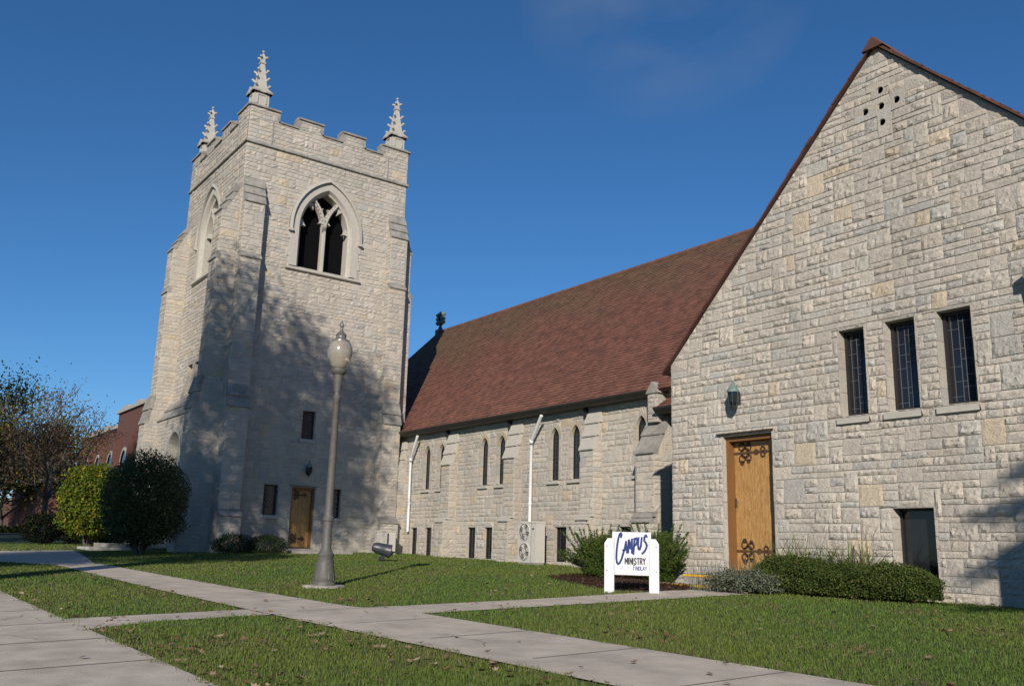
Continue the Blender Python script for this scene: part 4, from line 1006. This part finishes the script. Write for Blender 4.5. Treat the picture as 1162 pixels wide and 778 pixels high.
def ball(n, c, r, shell=.55, lump=.12, seed=0, flatb=None):
    """points in an ellipsoid, mostly near its lumpy surface"""
    d = rng.normal(size=(n, 3)); d /= np.linalg.norm(d, axis=1)[:, None]
    R = shell+(1-shell)*rng.random(n)**.6
    ph = seed*1.7; L = 1+lump*(np.sin(d[:, 0]*5+ph)*np.cos(d[:, 1]*6+ph*2)+.6*np.sin(d[:, 2]*8+ph+d[:, 0]*4))+lump*.35*rng.normal(size=n)
    p = np.array(c)+d*R[:, None]*L[:, None]*np.array(r)
    return p
def stems(mb, x, y, z, n, h, spread, r_, seed):
    r = random.Random(seed)
    for k in range(n):
        a = r.uniform(0, 2*PI); q = r.uniform(.3, 1)*spread
        mb.tube([(x+math.cos(a)*.08, y+math.sin(a)*.08, z-.1), (x+math.cos(a)*q*.5, y+math.sin(a)*q*.5, z+h*.45), (x+math.cos(a)*q, y+math.sin(a)*q, z+h)], [r_, r_*.7, r_*.35], M_BARK, 6)

def branches(mb, p, d, L, r_, depth, rnd, tips, spread=.6, up=.15, keep=.78):
    q = p+d*L; mid = p+d*L*.5+Vector((rnd.uniform(-1, 1), rnd.uniform(-1, 1), rnd.uniform(-.5, .5)))*L*.06
    mb.tube([p, mid, q], [r_, r_*.85, r_*.68], M_BARK, 6 if depth > 2 else 4, cap=False)
    if depth == 0: tips.append(q); return
    for k in range(rnd.choice((2, 3, 3))):
        nd = (d+Vector((rnd.gauss(0, 1), rnd.gauss(0, 1), rnd.gauss(0, .7)))*spread+Vector((0, 0, up))).normalized()
        branches(mb, q, nd, L*keep*rnd.uniform(.8, 1.15), r_*.66, depth-1, rnd, tips, spread, up, keep)
    if depth <= 3: tips.append(q)
def tree(x, y, h, trunk, r_, depth, seed, label, leafn, leafs, colb, alt=None, pa=0, blob=.5, group=None, spread=.55, name='tree', L0=None, up=.15, var=.3, M=None, bare=99):
    z = gz(x, y); t = empty(name, (x, y, z), label, 'tree', group); rnd = random.Random(seed)
    mb = MB(); mb.tube([(x, y, z-.2), (x+.03, y, z+trunk*.5), (x, y+.03, z+trunk)], [r_*1.25, r_, r_*.85], M_BARK, 10)
    tips = []
    L0 = L0 or (h-trunk)*.34
    for k in range(4):
        a = k*PI/2+rnd.uniform(-.4, .4)
        branches(mb, Vector((x, y, z+trunk*rnd.uniform(.85, 1))), Vector((math.cos(a)*.7, math.sin(a)*.7, rnd.uniform(.6, 1.2))).normalized(), L0, r_*.55, depth, rnd, tips, spread, up)
    branches(mb, Vector((x, y, z+trunk)), Vector((.05, 0, 1)), L0*1.05, r_*.7, depth, rnd, tips, spread*.8, up)
    mb.build('trunk', t)
    if leafn:
        T_ = np.array([tuple(p) for p in tips]); idx = rng.integers(0, len(T_), leafn)
        P = T_[idx]+rng.normal(size=(leafn, 3))*blob
        k = 1+.35*np.sin(idx*12.9898)[:, None]
        m_ = (P[:, 2] < z+bare) | (rng.random(leafn) < .12); P, k = P[m_], k[m_]; leafn = len(P)
        leaf_mesh('crown', P, leafs, np.clip(cols(leafn, colb, var, alt, pa)*k, .002, 1), M or M_LEAF, t)
    return t

# ------------------------------------------------------------------ bushes
def bush(name, label, c, r, n, size, base, alt=None, pa=0, lump=.1, nst=6, sth=1, sts=.5, cat='bush', group=None, shell=.55, seed=0, var=.3, floor_=.05, extra=None, cut=None):
    z = gz(c[0], c[1]); t = empty(name, (c[0], c[1], z), label, cat, group)
    if nst:
        mb = MB(); stems(mb, c[0], c[1], z, nst, sth, sts, .05, seed); mb.build('stem', t)
    if not isinstance(r[0], (list, tuple)): r = [(0, 0, c[2], *r)]
    tot = sum(q[3]*q[4]*q[5] for q in r) ; P = []
    for i, q in enumerate(r): P.append(ball(int(n*q[3]*q[4]*q[5]/tot), (c[0]+q[0], c[1]+q[1], q[2]), q[3:6], shell, lump, seed+i))
    P = np.concatenate(P); P = P[P[:, 2] > z+floor_]
    if cut: P = P[cut(P)]
    leaf_mesh('foliage', P, size, cols(len(P), base, var, alt, pa), M_LEAF, t)
    return t
# big dark clipped shrub beside the tower
SCALED = True
bush('clipped_shrub', 'large dark rounded clipped shrub at the left corner of the tower', (-31.6, 8.2, 1.45), [(0, 0, 1.4, 1.3, 1.4, 1.5), (0, 0, .5, 1.2, 1.32, .75)], 42000, .08, (.085, .10, .045), (.16, .15, .07), .08, .06, 15, 1.3, .9, 'shrub', shell=.3, seed=3)
bush('yellow_green_shrub', 'bright yellow-green leafy shrub left of the dark clipped shrub', (-39.6, 8.3, 1.6), [(0, 0, 1.65, 1.25, 1.3, 1.3), (0, 0, .85, 1.2, 1.28, .9)], 17000, .13, (.10, .14, .018), (.26, .22, .02), .16, .10, 7, 1.3, .6, 'shrub', seed=5)
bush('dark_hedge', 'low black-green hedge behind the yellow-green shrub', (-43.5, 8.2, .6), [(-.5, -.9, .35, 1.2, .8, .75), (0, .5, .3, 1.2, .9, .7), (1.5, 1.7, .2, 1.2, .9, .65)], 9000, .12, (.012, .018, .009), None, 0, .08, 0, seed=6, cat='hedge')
# low box hedge against the tower front: two clipped lumps
bush('boxwood_bush', 'left one of two low clipped box bushes in front of the tower', (-31.5, 11.3, 0), [(0, 0, -.1, .5, .78, .42)], 5500, .05, (.04, .06, .022), None, 0, .06, 3, .3, .3, seed=8, group='box bushes before the tower')
bush('boxwood_bush', 'right one of two low clipped box bushes, next to the tower door', (-31.5, 12.5, 0), [(0, 0, -.08, .5, .74, .40)], 5500, .05, (.035, .055, .02), None, 0, .06, 3, .3, .3, seed=9, group='box bushes before the tower')
SCALED = False
# yew pair behind the sign
def yew(cx, cy, h, w_, seed, label, n):
    z = gz(cx, cy); t = empty('yew_bush', (cx, cy, z), label, 'bush', 'yew bushes behind the sign')
    mb = MB(); r = random.Random(seed); P = []
    P.append(ball(int(n*.55), (cx, cy, z+h*.45), (w_*.85, w_*.7, h*.48), .3, .15, seed))
    for k in range(90):                                     # feathery shoots
        a = r.uniform(0, 2*PI); e = r.uniform(.35, 1.35); d = Vector((math.cos(a)*math.cos(e), math.sin(a)*math.cos(e)*.85, math.sin(e)))
        b0 = Vector((cx, cy, z+.12))+Vector((math.cos(a), math.sin(a), 0))*r.uniform(0, w_*.35); L = h*r.uniform(.65, 1.12)
        q = b0+d*L; mb.tube([b0, b0+d*L*.6, q], [.008, .005, .002], M_BARK, 4, cap=False)
        m_ = int(n*.45/90); tt = np.random.default_rng(seed+k).random(m_)[:, None]*.65+.38
        P.append(np.array(b0)[None]+np.array(d)[None]*L*tt+rng.normal(size=(m_, 3))*.018*(1.6-tt))
    mb.build('shoots', t); P = np.concatenate(P); P = P[P[:, 2] > z+.02]
    leaf_mesh('foliage', P, .045, cols(len(P), (.07, .115, .022), .35, (.14, .15, .04), .12), M_LEAF, t, aspect=.28)
yew(-13.9, 12.45, .92, .56, 21, 'yew bush seen to the left of the white sign', 40000)
yew(-12.6, 12.75, .95, .52, 22, 'yew bush seen to the right of the white sign, in the wall corner', 40000)
# long clipped hedge and the grey-leaved shrub beside the right door
bush('clipped_hedge', 'long dark green clipped hedge under the gable windows', (-8.5, 12.4, 0), [(-.98, .05, -.33, .6, .40, .36), (-.55, 0, -.32, .66, .42, .36), (.15, .02, -.37, .62, .40, .33), (.85, .02, -.37, .62, .40, .33), (1.22, .02, -.38, .42, .36, .31)], 70000, .036, (.062, .092, .022), (.12, .14, .04), .2, .10, 0, seed=12, cat='hedge', shell=.65)
z = gz(-10.4, 11.7)
silver = bush('silver_shrub', 'spiky grey-green shrub beside the yellow-edged steps', (-9.85, 11.55, 0), [(-.05, .1, z+.13, .46, .36, .23), (.42, .1, z+.13, .42, .34, .22)], 9500, .04, (.16, .175, .12), (.07, .09, .05), .35, .2, 0, seed=14, cat='shrub', shell=.2)
# arching blades rising from behind the hedge, and stems in the silver shrub
def fronds(name, label, cx, cy, rx, ry, n, L, colr, seed, base_z=None, wd=.008, droop=.5, cat='plant', parent=None):
    z = gz(cx, cy) if base_z is None else base_z; r = random.Random(seed); mb = MB()
    for k in range(n):
        x, y = cx+r.uniform(-rx, rx), cy+r.uniform(-ry, ry); a = r.uniform(0, 2*PI); l = L*r.uniform(.7, 1.1); lean = r.uniform(.1, droop)
        P = []; d = Vector((math.cos(a), math.sin(a), 0)); s = d.cross(Vector((0, 0, 1)))
        for i in range(6):
            t = i/5; P.append(Vector((x, y, z))+d*l*lean*t*t+Vector((0, 0, l*(t-.35*lean*t*t*t*1.6))))
        w0 = wd*r.uniform(.7, 1.3); c = tuple(v*r.uniform(.7, 1.3) for v in colr)
        for i in range(5):
            wa, wb = w0*(1-i/5.2), w0*(1-(i+1)/5.2); mb.face([P[i]-s*wa, P[i]+s*wa, P[i+1]+s*wb, P[i+1]-s*wb], M_LEAF, c)
    o = mb.build(name, parent); return tag(o, label, cat) if not parent else o
fronds('stray_shoots', '', -8.5, 12.4, 1.1, .28, 260, .62, (.06, .085, .025), 15, wd=.006, droop=.3, parent=bpy.data.objects['clipped_hedge'])
fronds('daylily_clump', 'arching grassy leaves rising above the clipped hedge', -9.0, 12.8, .9, .1, 230, 1.2, (.15, .18, .06), 5, wd=.014, droop=.95)
fronds('daylily_clump', 'pale upright grassy leaves beside the oak door and hedge', -10.1, 12.5, .22, .12, 60, .8, (.14, .16, .07), 6, wd=.011, droop=.8)
fronds('stems', '', -9.95, 11.65, .6, .3, 190, .62, (.13, .15, .11), 7, wd=.005, droop=.35, parent=silver)
# mulch bed
mu = MB(); r = random.Random(4)
P = [(-14.9, 12.6), (-14.3, 11.4), (-12.6, 10.7), (-11.2, 10.2), (-10.55, 10.35), (-10.45, 11.2), (-11.0, 12.0), (-12.5, 12.0), (-12.6, 13.15), (-14.6, 13.6)]
cx, cy = -12.5, 11.9
for i in range(len(P)):
    a, b = P[i], P[(i+1) % len(P)]
    for k in range(5):
        p = [(a[0]+(b[0]-a[0])*t, a[1]+(b[1]-a[1])*t) for t in (k/5, (k+1)/5)]
        mu.face([(cx, cy, gz(cx, cy)+.07), (p[0][0], p[0][1], gz(*p[0])+.012), (p[1][0], p[1][1], gz(*p[1])+.012)], M_MULCH)
        
mu.build('mulch_bed'); tag(bpy.data.objects['mulch_bed'], 'dark bark mulch bed round the sign and yews', None, kind='structure')
n = 9000; P = np.empty((n, 3)); P[:, 0] = rng.uniform(-14.9, -10.5, n); P[:, 1] = rng.uniform(10.2, 13.5, n)
ang = lambda p: None
def inpoly(x, y, P):
    c = np.zeros(len(x), bool); j = len(P)-1
    for i in range(len(P)):
        xi, yi = P[i]; xj, yj = P[j]
        m_ = ((yi > y) != (yj > y)) & (x < (xj-xi)*(y-yi)/((yj-yi) or 1e-9)+xi); c ^= m_; j = i
    return c
MULP = [(-14.9, 12.6), (-14.3, 11.4), (-12.6, 10.7), (-11.2, 10.2), (-10.55, 10.35), (-10.45, 11.2), (-11.0, 12.0), (-12.5, 12.0), (-12.6, 13.15), (-14.6, 13.6)]
P = P[inpoly(P[:, 0], P[:, 1], MULP)]
gzv = lambda x, y: -1.03-.0108*np.clip(x, -60, 20)-.006*np.minimum(np.clip(x, -60, 20)+15, 0)+.0317*np.clip(y, -10, 11)+.012*(np.clip(y, 11, 30)-11)
P[:, 2] = gzv(P[:, 0], P[:, 1])+.02+rng.random(len(P))*.05
tag(leaf_mesh('mulch_chips', P, .05, cols(len(P), (.05, .028, .018), .5, (.12, .07, .05), .12), M_LEAF, flat=.6, aspect=.35), 'loose dark wood chips on the mulch bed', None, kind='stuff')

# ------------------------------------------------------------------ steps at far left
SCALED = True
ls = MB()
ls.box((-37.5, 7.15, -.75), (-35.0, 8.8, -.46), M_DRESS); ls.box((-38.3, 7.65, -.75), (-36.0, 9.1, -.30), M_DRESS); ls.box((-38.6, 8.3, -.7), (-36.3, 9.9, -.16), M_DRESSD)
tag(ls.build('stone_steps'), 'pale stone steps between the yellow-green and dark shrubs', 'steps')
SCALED = False

# ------------------------------------------------------------------ brick buildings behind
bb = empty('brick_building', (-108, 30, gz(-60, 30)), 'red brick hall with pale stepped parapet behind the tower', 'building')
b = MB()
FB = Fr((0, 24, 0), (1, 0, 0))
segs = [(-107.2, -60, 13.6), (-125, -107.2, 12.0), (-190, -125, 6.0)]
for a, c, h in segs: b.box((a, 24, -.8), (c-.01, 44, h), M_BRICK)
b.build('wall', bb)
t_ = MB()
for a, c, h in segs:
    fbox(t_, FB, a-.2, c+.0, h, h+.35, -1, .25, M_TRIM)
    k = a+2
    while k < c-2: fbox(t_, FB, k, k+2.2, h+.3, h+.65, -.8, .2, M_TRIM) if h > 8 else None; k += 5.2
t_.build('parapet_coping', bb)
bt = MB()
for x in range(-124, -60, 6): fbox(bt, FB, x, x+.9, -.8, 10.8, 0, .5, M_BRICK)
bt.build('pilaster', bb)
for x in range(-121, -64, 6):
    for z0_, z1_ in ((1, 3.4), (5.4, 9.6)):
        wv = MB()
        if z1_ > 9:
            A = arch(1.35, 1.5, z0_, 8.1, 6, x+.5); Bq = arch(1.05, 1.2, z0_, 8.1, 6, x+.5); bridge(wv, FB, Bq, .16, A, .16, M_TRIM); bridge(wv, FB, A, .16, A, 0, M_TRIM); wv.face([FB(p[0], p[1], .05) for p in Bq], M_GLASS)
        else:
            fbox(wv, FB, x-.9, x+1.9, z0_-.25, z0_, 0, .2, M_TRIM); wv.face([FB(x-.8, z0_, .04), FB(x+1.8, z0_, .04), FB(x+1.8, z1_, .04), FB(x-.8, z1_, .04)], M_GLASS)
        wv.build('window', bb)
b2 = empty('low_brick_building', (-105, 10, gz(-60, 10)), 'low pinkish brick building with pale eaves seen under the far trees', 'building')
b = MB(); b.box((-100, 13.6, -.8), (-84, 20, 4.4), M_BRICK); b.box((-150, 3.5, -.8), (-103, 12, 4.6), M_BRICK); b.build('wall', b2)
b = MB(); b.box((-100.5, 13.2, 4.4), (-83.5, 20.5, 4.9), M_TRIM); b.box((-150.5, 3.1, 4.6), (-102.6, 12.4, 5.1), M_TRIM); b.build('eaves', b2)
for y in (4.6, 6.6, 8.6, 10.6):
    wv = MB(); F = Fr((-103, 0, 0), (0, 1, 0)); fbox(wv, F, y-.5, y+.5, 1, 3, 0, .06, M_TRIM); fbox(wv, F, y-.42, y+.42, 1.1, 2.9, .06, .08, M_GLASS); wv.build('window', b2)

# yellow hydrant far left
hy = empty('fire_hydrant', (-49.0, 7.65, gz(-49.0, 7.65)), 'bright yellow hydrant by the far hedge at left', 'hydrant')
x, y, z = -49.0, 7.65, gz(-49.0, 7.65)
b = MB(); b.lathe((x, y, z), [(.2, 0), (.2, .08), (.15, .1), (.15, .6), (.2, .62), (.2, .68), (.16, .8), (.06, .88), (.05, .95)], M_YELH, 14); b.build('barrel', hy, smooth=True)
for s in (-1, 1): b = MB(); b.tube([(x, y+s*.1, z+.48), (x, y+s*.3, z+.48)], .08, M_YELH, 8); b.build('nozzle', hy)

# ------------------------------------------------------------------ trees in view, far left
tree(-58, 9.6, 7.8, 2.0, .16, 4, 51, 'tall thinning tree with dark maroon leaves and bare twigs beside the brick hall', 13000, .13, (.085, .045, .033), (.11, .07, .035), .3, .34, spread=.45, name='maple_tree', up=.3, bare=6.0)
tree(-56, 4.6, 5.2, 1.8, .15, 4, 52, 'low spreading tree with dense dark maroon leaves at the left edge', 15000, .13, (.075, .035, .026), (.10, .06, .03), .2, .5, spread=.6, name='maple_tree')
tree(-82, 9.5, 10.0, 3, .25, 4, 53, 'olive-green and yellow tree farthest back among the far trees', 17000, .24, (.11, .125, .035), (.2, .16, .03), .25, .9, spread=.55, name='deciduous_tree')
tree(-70, 7.6, 6.5, 2.0, .13, 4, 54, 'small pale-trunked tree with thin brown leaves in front of the low brick building', 3500, .2, (.08, .06, .03), None, 0, .5, spread=.5, name='young_tree')
tree(-66, 11.0, 6.0, 2.2, .1, 3, 55, 'slim leaning young tree right of the pale-trunked tree', 1500, .2, (.08, .05, .03), None, 0, .4, spread=.5, name='young_tree')
tree(-90, 11.6, 7.5, 1.2, .25, 4, 57, 'dense green tree in front of the low brick building at the left edge', 16000, .3, (.06, .075, .025), (.12, .10, .03), .2, .8, spread=.6, name='deciduous_tree')
bush('far_hedge', 'long low green hedge in front of the low brick building', (-78, 9, 0), [(0, -6, .2, 1.2, 3.4, .7), (0, -1, .2, 1.2, 3.4, .7), (0, 4, .2, 1.2, 3.4, .7)], 9000, .25, (.045, .06, .02), (.1, .1, .03), .2, .1, 0, seed=33, cat='hedge')

# ------------------------------------------------------------------ trees behind the camera whose shadows fall in the picture
def toward(px, py, pz, t): v = Vector((px, py, pz))+SUN*t; return v
def shade_tree(target, t, R, n, leaf, seed, label, trunk_r=.22, gaps=14, spr=.5, col=(.06, .07, .025), name='shade_tree'):
    c = toward(*target, t); z = gz(c.x, c.y); gaps = int(gaps*1.4); tt = empty(name, (c.x, c.y, z), label, 'tree'); rnd = random.Random(seed)
    mb = MB(); mb.tube([(c.x, c.y, z-.2), (c.x+.1, c.y, z+(c.z-R*.6-z)*.6), (c.x, c.y, c.z-R*.5)], [trunk_r*1.3, trunk_r, trunk_r*.8], M_BARK, 10); Pn = []
    for k in range(gaps*3):
        d = Vector((rnd.gauss(0, 1), rnd.gauss(0, 1), rnd.gauss(0, 1))).normalized(); e = c+Vector((d.x*R, d.y*R, d.z*R*1.0))*rnd.uniform(.35, .92)
        s_ = Vector((c.x, c.y, c.z-R*.6)); mb.tube([s_, s_*.45+e*.55+Vector((0, 0, .3)), e], [trunk_r*.35, trunk_r*.2, .02], M_BARK, 5, cap=False)
        Pn.append((e, R*rnd.uniform(.13, .24)))
    mb.build('trunk', tt); P = []
    for e, q in Pn: P.append(np.array(tuple(e))[None]+rng.normal(size=(n//len(Pn), 3))*q*.75)
    P = np.concatenate(P); leaf_mesh('crown', P, leaf, cols(len(P), col, .3), M_LEAF, tt)
shade_tree((-29.1, 11.6, 4.3), 22, 4.3, 34000, .17, 61, 'tall broad tree standing behind the camera, out of the picture')
shade_tree((-30.3, 9.0, 1.2), 26, 3.0, 9000, .17, 62, 'second tree behind the camera, out of the picture')
shade_tree((-27, 4.3, -.4), 27, 3.6, 26000, .2, 63, 'third tree behind the camera, out of the picture')
shade_tree((-45, 6.5, 1.0), 30, 5.5, 12000, .24, 64, 'broad tree down the street, out of the picture')
shade_tree((-58, 8, 2.0), 32, 5.5, 12000, .26, 65, 'another broad tree down the street, out of the picture')
shade_tree((-28.0, 6.6, 1.4), 19, 2.2, 4500, .16, 66, 'dense smaller tree behind the camera, out of the picture')
shade_tree((-97, 22, 5), 43, 5.6, 24000, .35, 67, 'very tall tree down the street, out of the picture')
shade_tree((-25.5, 8.8, -.4), 21, 2.0, 8000, .15, 68, 'low leafy tree behind the camera, out of the picture')
# spruce to the right
sp0 = toward(-4.3, 13.2, 1.75, 11); z = gz(sp0.x, sp0.y); spz = sp0.z
t_ = empty('spruce_tree', (sp0.x, sp0.y, z), 'spruce standing right of the camera, out of the picture', 'tree')
mb = MB(); top = spz+2.2; mb.tube([(sp0.x, sp0.y, z-.2), (sp0.x, sp0.y, top)], [.16, .02], M_BARK, 8); rnd = random.Random(8); P = []
zz = spz-2.2
while zz < top-.2:
    R = (top-zz)*.46+.5
    for k in range(7):
        a = rnd.uniform(0, 2*PI); L = R*rnd.uniform(.75, 1.15); e = Vector((sp0.x+math.cos(a)*L, sp0.y+math.sin(a)*L, zz-.12*L+rnd.uniform(-.1, .1))); s_ = Vector((sp0.x, sp0.y, zz))
        mb.tube([s_, e], [.03, .006], M_BARK, 4, cap=False)
        for f in np.linspace(.2, 1, 14):
            q = s_.lerp(e, f); P.append(np.array(tuple(q))[None]+rng.normal(size=(60, 3))*np.array([.1, .1, .05]))
    zz += rnd.uniform(.4, .6)
mb.build('trunk', t_); P = np.concatenate(P); leaf_mesh('crown', P, .08, cols(len(P), (.03, .045, .025), .3), M_LEAF, t_, aspect=.3)

# ------------------------------------------------------------------ grass
def blocked(x, y, m_=.0):
    ox = x; x = x+.05*np.sin(y*7+x*3)+.03*np.sin(y*19)+np.random.default_rng(5).normal(size=len(x))*.022; y = y+.04*np.sin(ox*5)+.03*np.sin(ox*13+1)+np.random.default_rng(6).normal(size=len(y))*.022
    b = (y > -.4) & (y < 2.13-.02) & (x < 14)
    for n_, P, _ in PATHS[1:]: b |= inpoly(x, y, P)
    b |= inpoly(x, y, MULP)
    b |= (x > -12.65) & (x < -2.8) & (y > 13.15); b |= (y > 16.28) & (x > -36.5); b |= (x > -35.4) & (x < -29.1) & (y > 9.58)
    b |= (x > -12.45) & (x < -9.9) & (y > 11.95) & (y < 13.2); b |= (x > -3) & (x < 2.4) & (y > 10)
    b |= ((x+13.98)**2+(y-6.55)**2) < .34**2
    b |= (x > -29.1) & (x < -27.3) & (y > 11.8) & (y < 13.9); b |= (x > -34.1) & (x < -30.8) & (y > 6.3) & (y < 8.8)
    return b
fwn = np.array(fw); rtn = np.array(rt); upn = np.array(up)
def grass(n, dmin, dmax, hgt, wpx, seed):
    g_ = np.random.default_rng(seed)
    # area-uniform in log distance over the wedge around the photographed view
    d = np.exp(g_.uniform(math.log(dmin), math.log(dmax), n)); a = math.radians(143.925)+g_.uniform(-.64, .64, n)
    x, y = d*np.cos(a), d*np.sin(a); k = ~blocked(x, y) & (y < 16.27); x, y, d = x[k], y[k], d[k]; n = len(x)
    # thin towards worn path edges, patchy height
    pat = .5+.5*np.sin(x*1.7+np.sin(y*2.3)*1.5)*np.cos(y*1.9+x*.6)
    h = hgt*(.6+.5*g_.random(n)+.25*pat); wd = np.maximum(.0035, d*wpx)*(.7+.6*g_.random(n))
    th = g_.uniform(0, 2*PI, n); ln = g_.normal(0, .45, n); lt_ = g_.uniform(0, 2*PI, n)
    z = gzv(x, y); s = np.stack([np.cos(th), np.sin(th), 0*th], 1)*wd[:, None]*.5
    b0 = np.stack([x, y, z], 1); ml = np.stack([np.cos(lt_)*ln*h*.35, np.sin(lt_)*ln*h*.35, h*.6], 1); tp = np.stack([np.cos(lt_)*ln*h, np.sin(lt_)*ln*h, h*(1-.25*np.abs(ln))], 1)
    V = np.stack([b0-s, b0+s, b0+ml+s*.8, b0+ml-s*.8, b0+tp], 1).reshape(-1, 3).astype(np.float32)
    i5 = np.arange(n)[:, None]*5; L = np.concatenate([i5+0, i5+1, i5+2, i5+3, i5+3, i5+2, i5+4], 1).astype(np.int32).ravel()
    me = bpy.data.meshes.new('grass'); me.vertices.add(5*n); me.vertices.foreach_set('co', V.ravel()); me.loops.add(7*n); me.loops.foreach_set('vertex_index', L)
    me.polygons.add(2*n); st_ = np.stack([np.arange(n)*7, np.arange(n)*7+4], 1).astype(np.int32).ravel(); me.polygons.foreach_set('loop_start', st_); me.update(calc_edges=True)
    me.materials.append(M_GRASSB)
    big = .5+.5*np.sin(x*.9+y*.35+1.3*np.sin(y*.8))
    c = np.array((.102, .165, .030))[None]*(1-.0*big[:, None])+np.array((.03, .008, .002))[None]*big[:, None]
    c = c*(.65+.7*g_.random(n))[:, None]; edge = np.exp(-np.abs(y-2.2)/.18)+np.exp(-np.abs(y-4.15)/.15)+np.exp(-np.abs(y-5.7)/.12)
    dry = g_.random(n) < (.22*edge+.05+.05*big+.35*(.5+.5*np.sin(x*1.9+1)*np.sin(y*2.7+x*.4))**6); c[dry] = np.array((.2, .17, .08))*(.6+.6*g_.random(dry.sum()))[:, None]
    cc = np.ones((n, 4), np.float32); cc[:, :3] = c; at = me.color_attributes.new('Col', 'FLOAT_COLOR', 'CORNER'); at.data.foreach_set('color', np.repeat(cc, 7, axis=0).ravel())
    o = bpy.data.objects.new('grass', me); C.collection.objects.link(o); return o
tag(grass(520000, 3.0, 40, .036, .00075, 1), 'short mown green grass of the lawns', 'grass', kind='stuff')

# fallen leaves: crisp leaves scattered on grass and paving
n = 8000; a = math.radians(143.9)+rng.uniform(-.62, .62, n); d = np.exp(rng.uniform(math.log(3.4), math.log(24), n)); x, y = d*np.cos(a), d*np.sin(a)
onp = (y < 2.13) | inpoly(x, y, PATHS[1][1]); near_edge = (y > 2.13) & (y < 2.6) | (y > 3.6) & (y < 4.2)
cl = .5+.5*np.sin(x*1.9+1)*np.sin(y*2.7+x*.4)
k = (rng.random(n) < np.where(onp, .02, np.where(near_edge, .55, .04+.75*cl**5))) & ~((y > 16) | ((y > 13.1) & (x > -12.7))) & (y < 15); x, y, d = x[k], y[k], d[k]; onp = onp[k]
P = np.stack([x, y, gzv(x, y)+np.where(onp, .03, .035+.02*rng.random(len(x)))], 1)
mb = MB(); r = random.Random(12)
for p in P:
    s = r.uniform(.016, .042); a = r.uniform(0, 2*PI); cu_ = r.uniform(.1, .5); c = r.choice(((.22, .13, .08), (.30, .20, .13), (.16, .09, .055), (.38, .29, .20), (.26, .17, .11))); k_ = r.uniform(.7, 1.2); c = tuple(q*k_ for q in c)
    X_ = Vector((math.cos(a), math.sin(a), r.uniform(-.4, .4))); Y_ = Vector((-math.sin(a), math.cos(a), r.uniform(-.4, .4))); o_ = Vector(tuple(p))
    ring = [(1, 0), (.55, .35), (.7, .75), (.1, .5), (-.3, .8), (-.45, .3), (-1, 0), (-.45, -.3), (-.3, -.8), (.1, -.5), (.7, -.75), (.55, -.35)]
    ps = [o_+X_*u*s+Y_*v*s+Vector((0, 0, cu_*s*(u*u+v*v))) for u, v in ring]+[o_]
    mb.mesh(ps, [(i, (i+1) % 12, 12) for i in range(12)], M_LEAF, c)
tag(mb.build('fallen_leaves'), 'brown fallen leaves scattered over lawn and paving', 'leaves', kind='stuff')
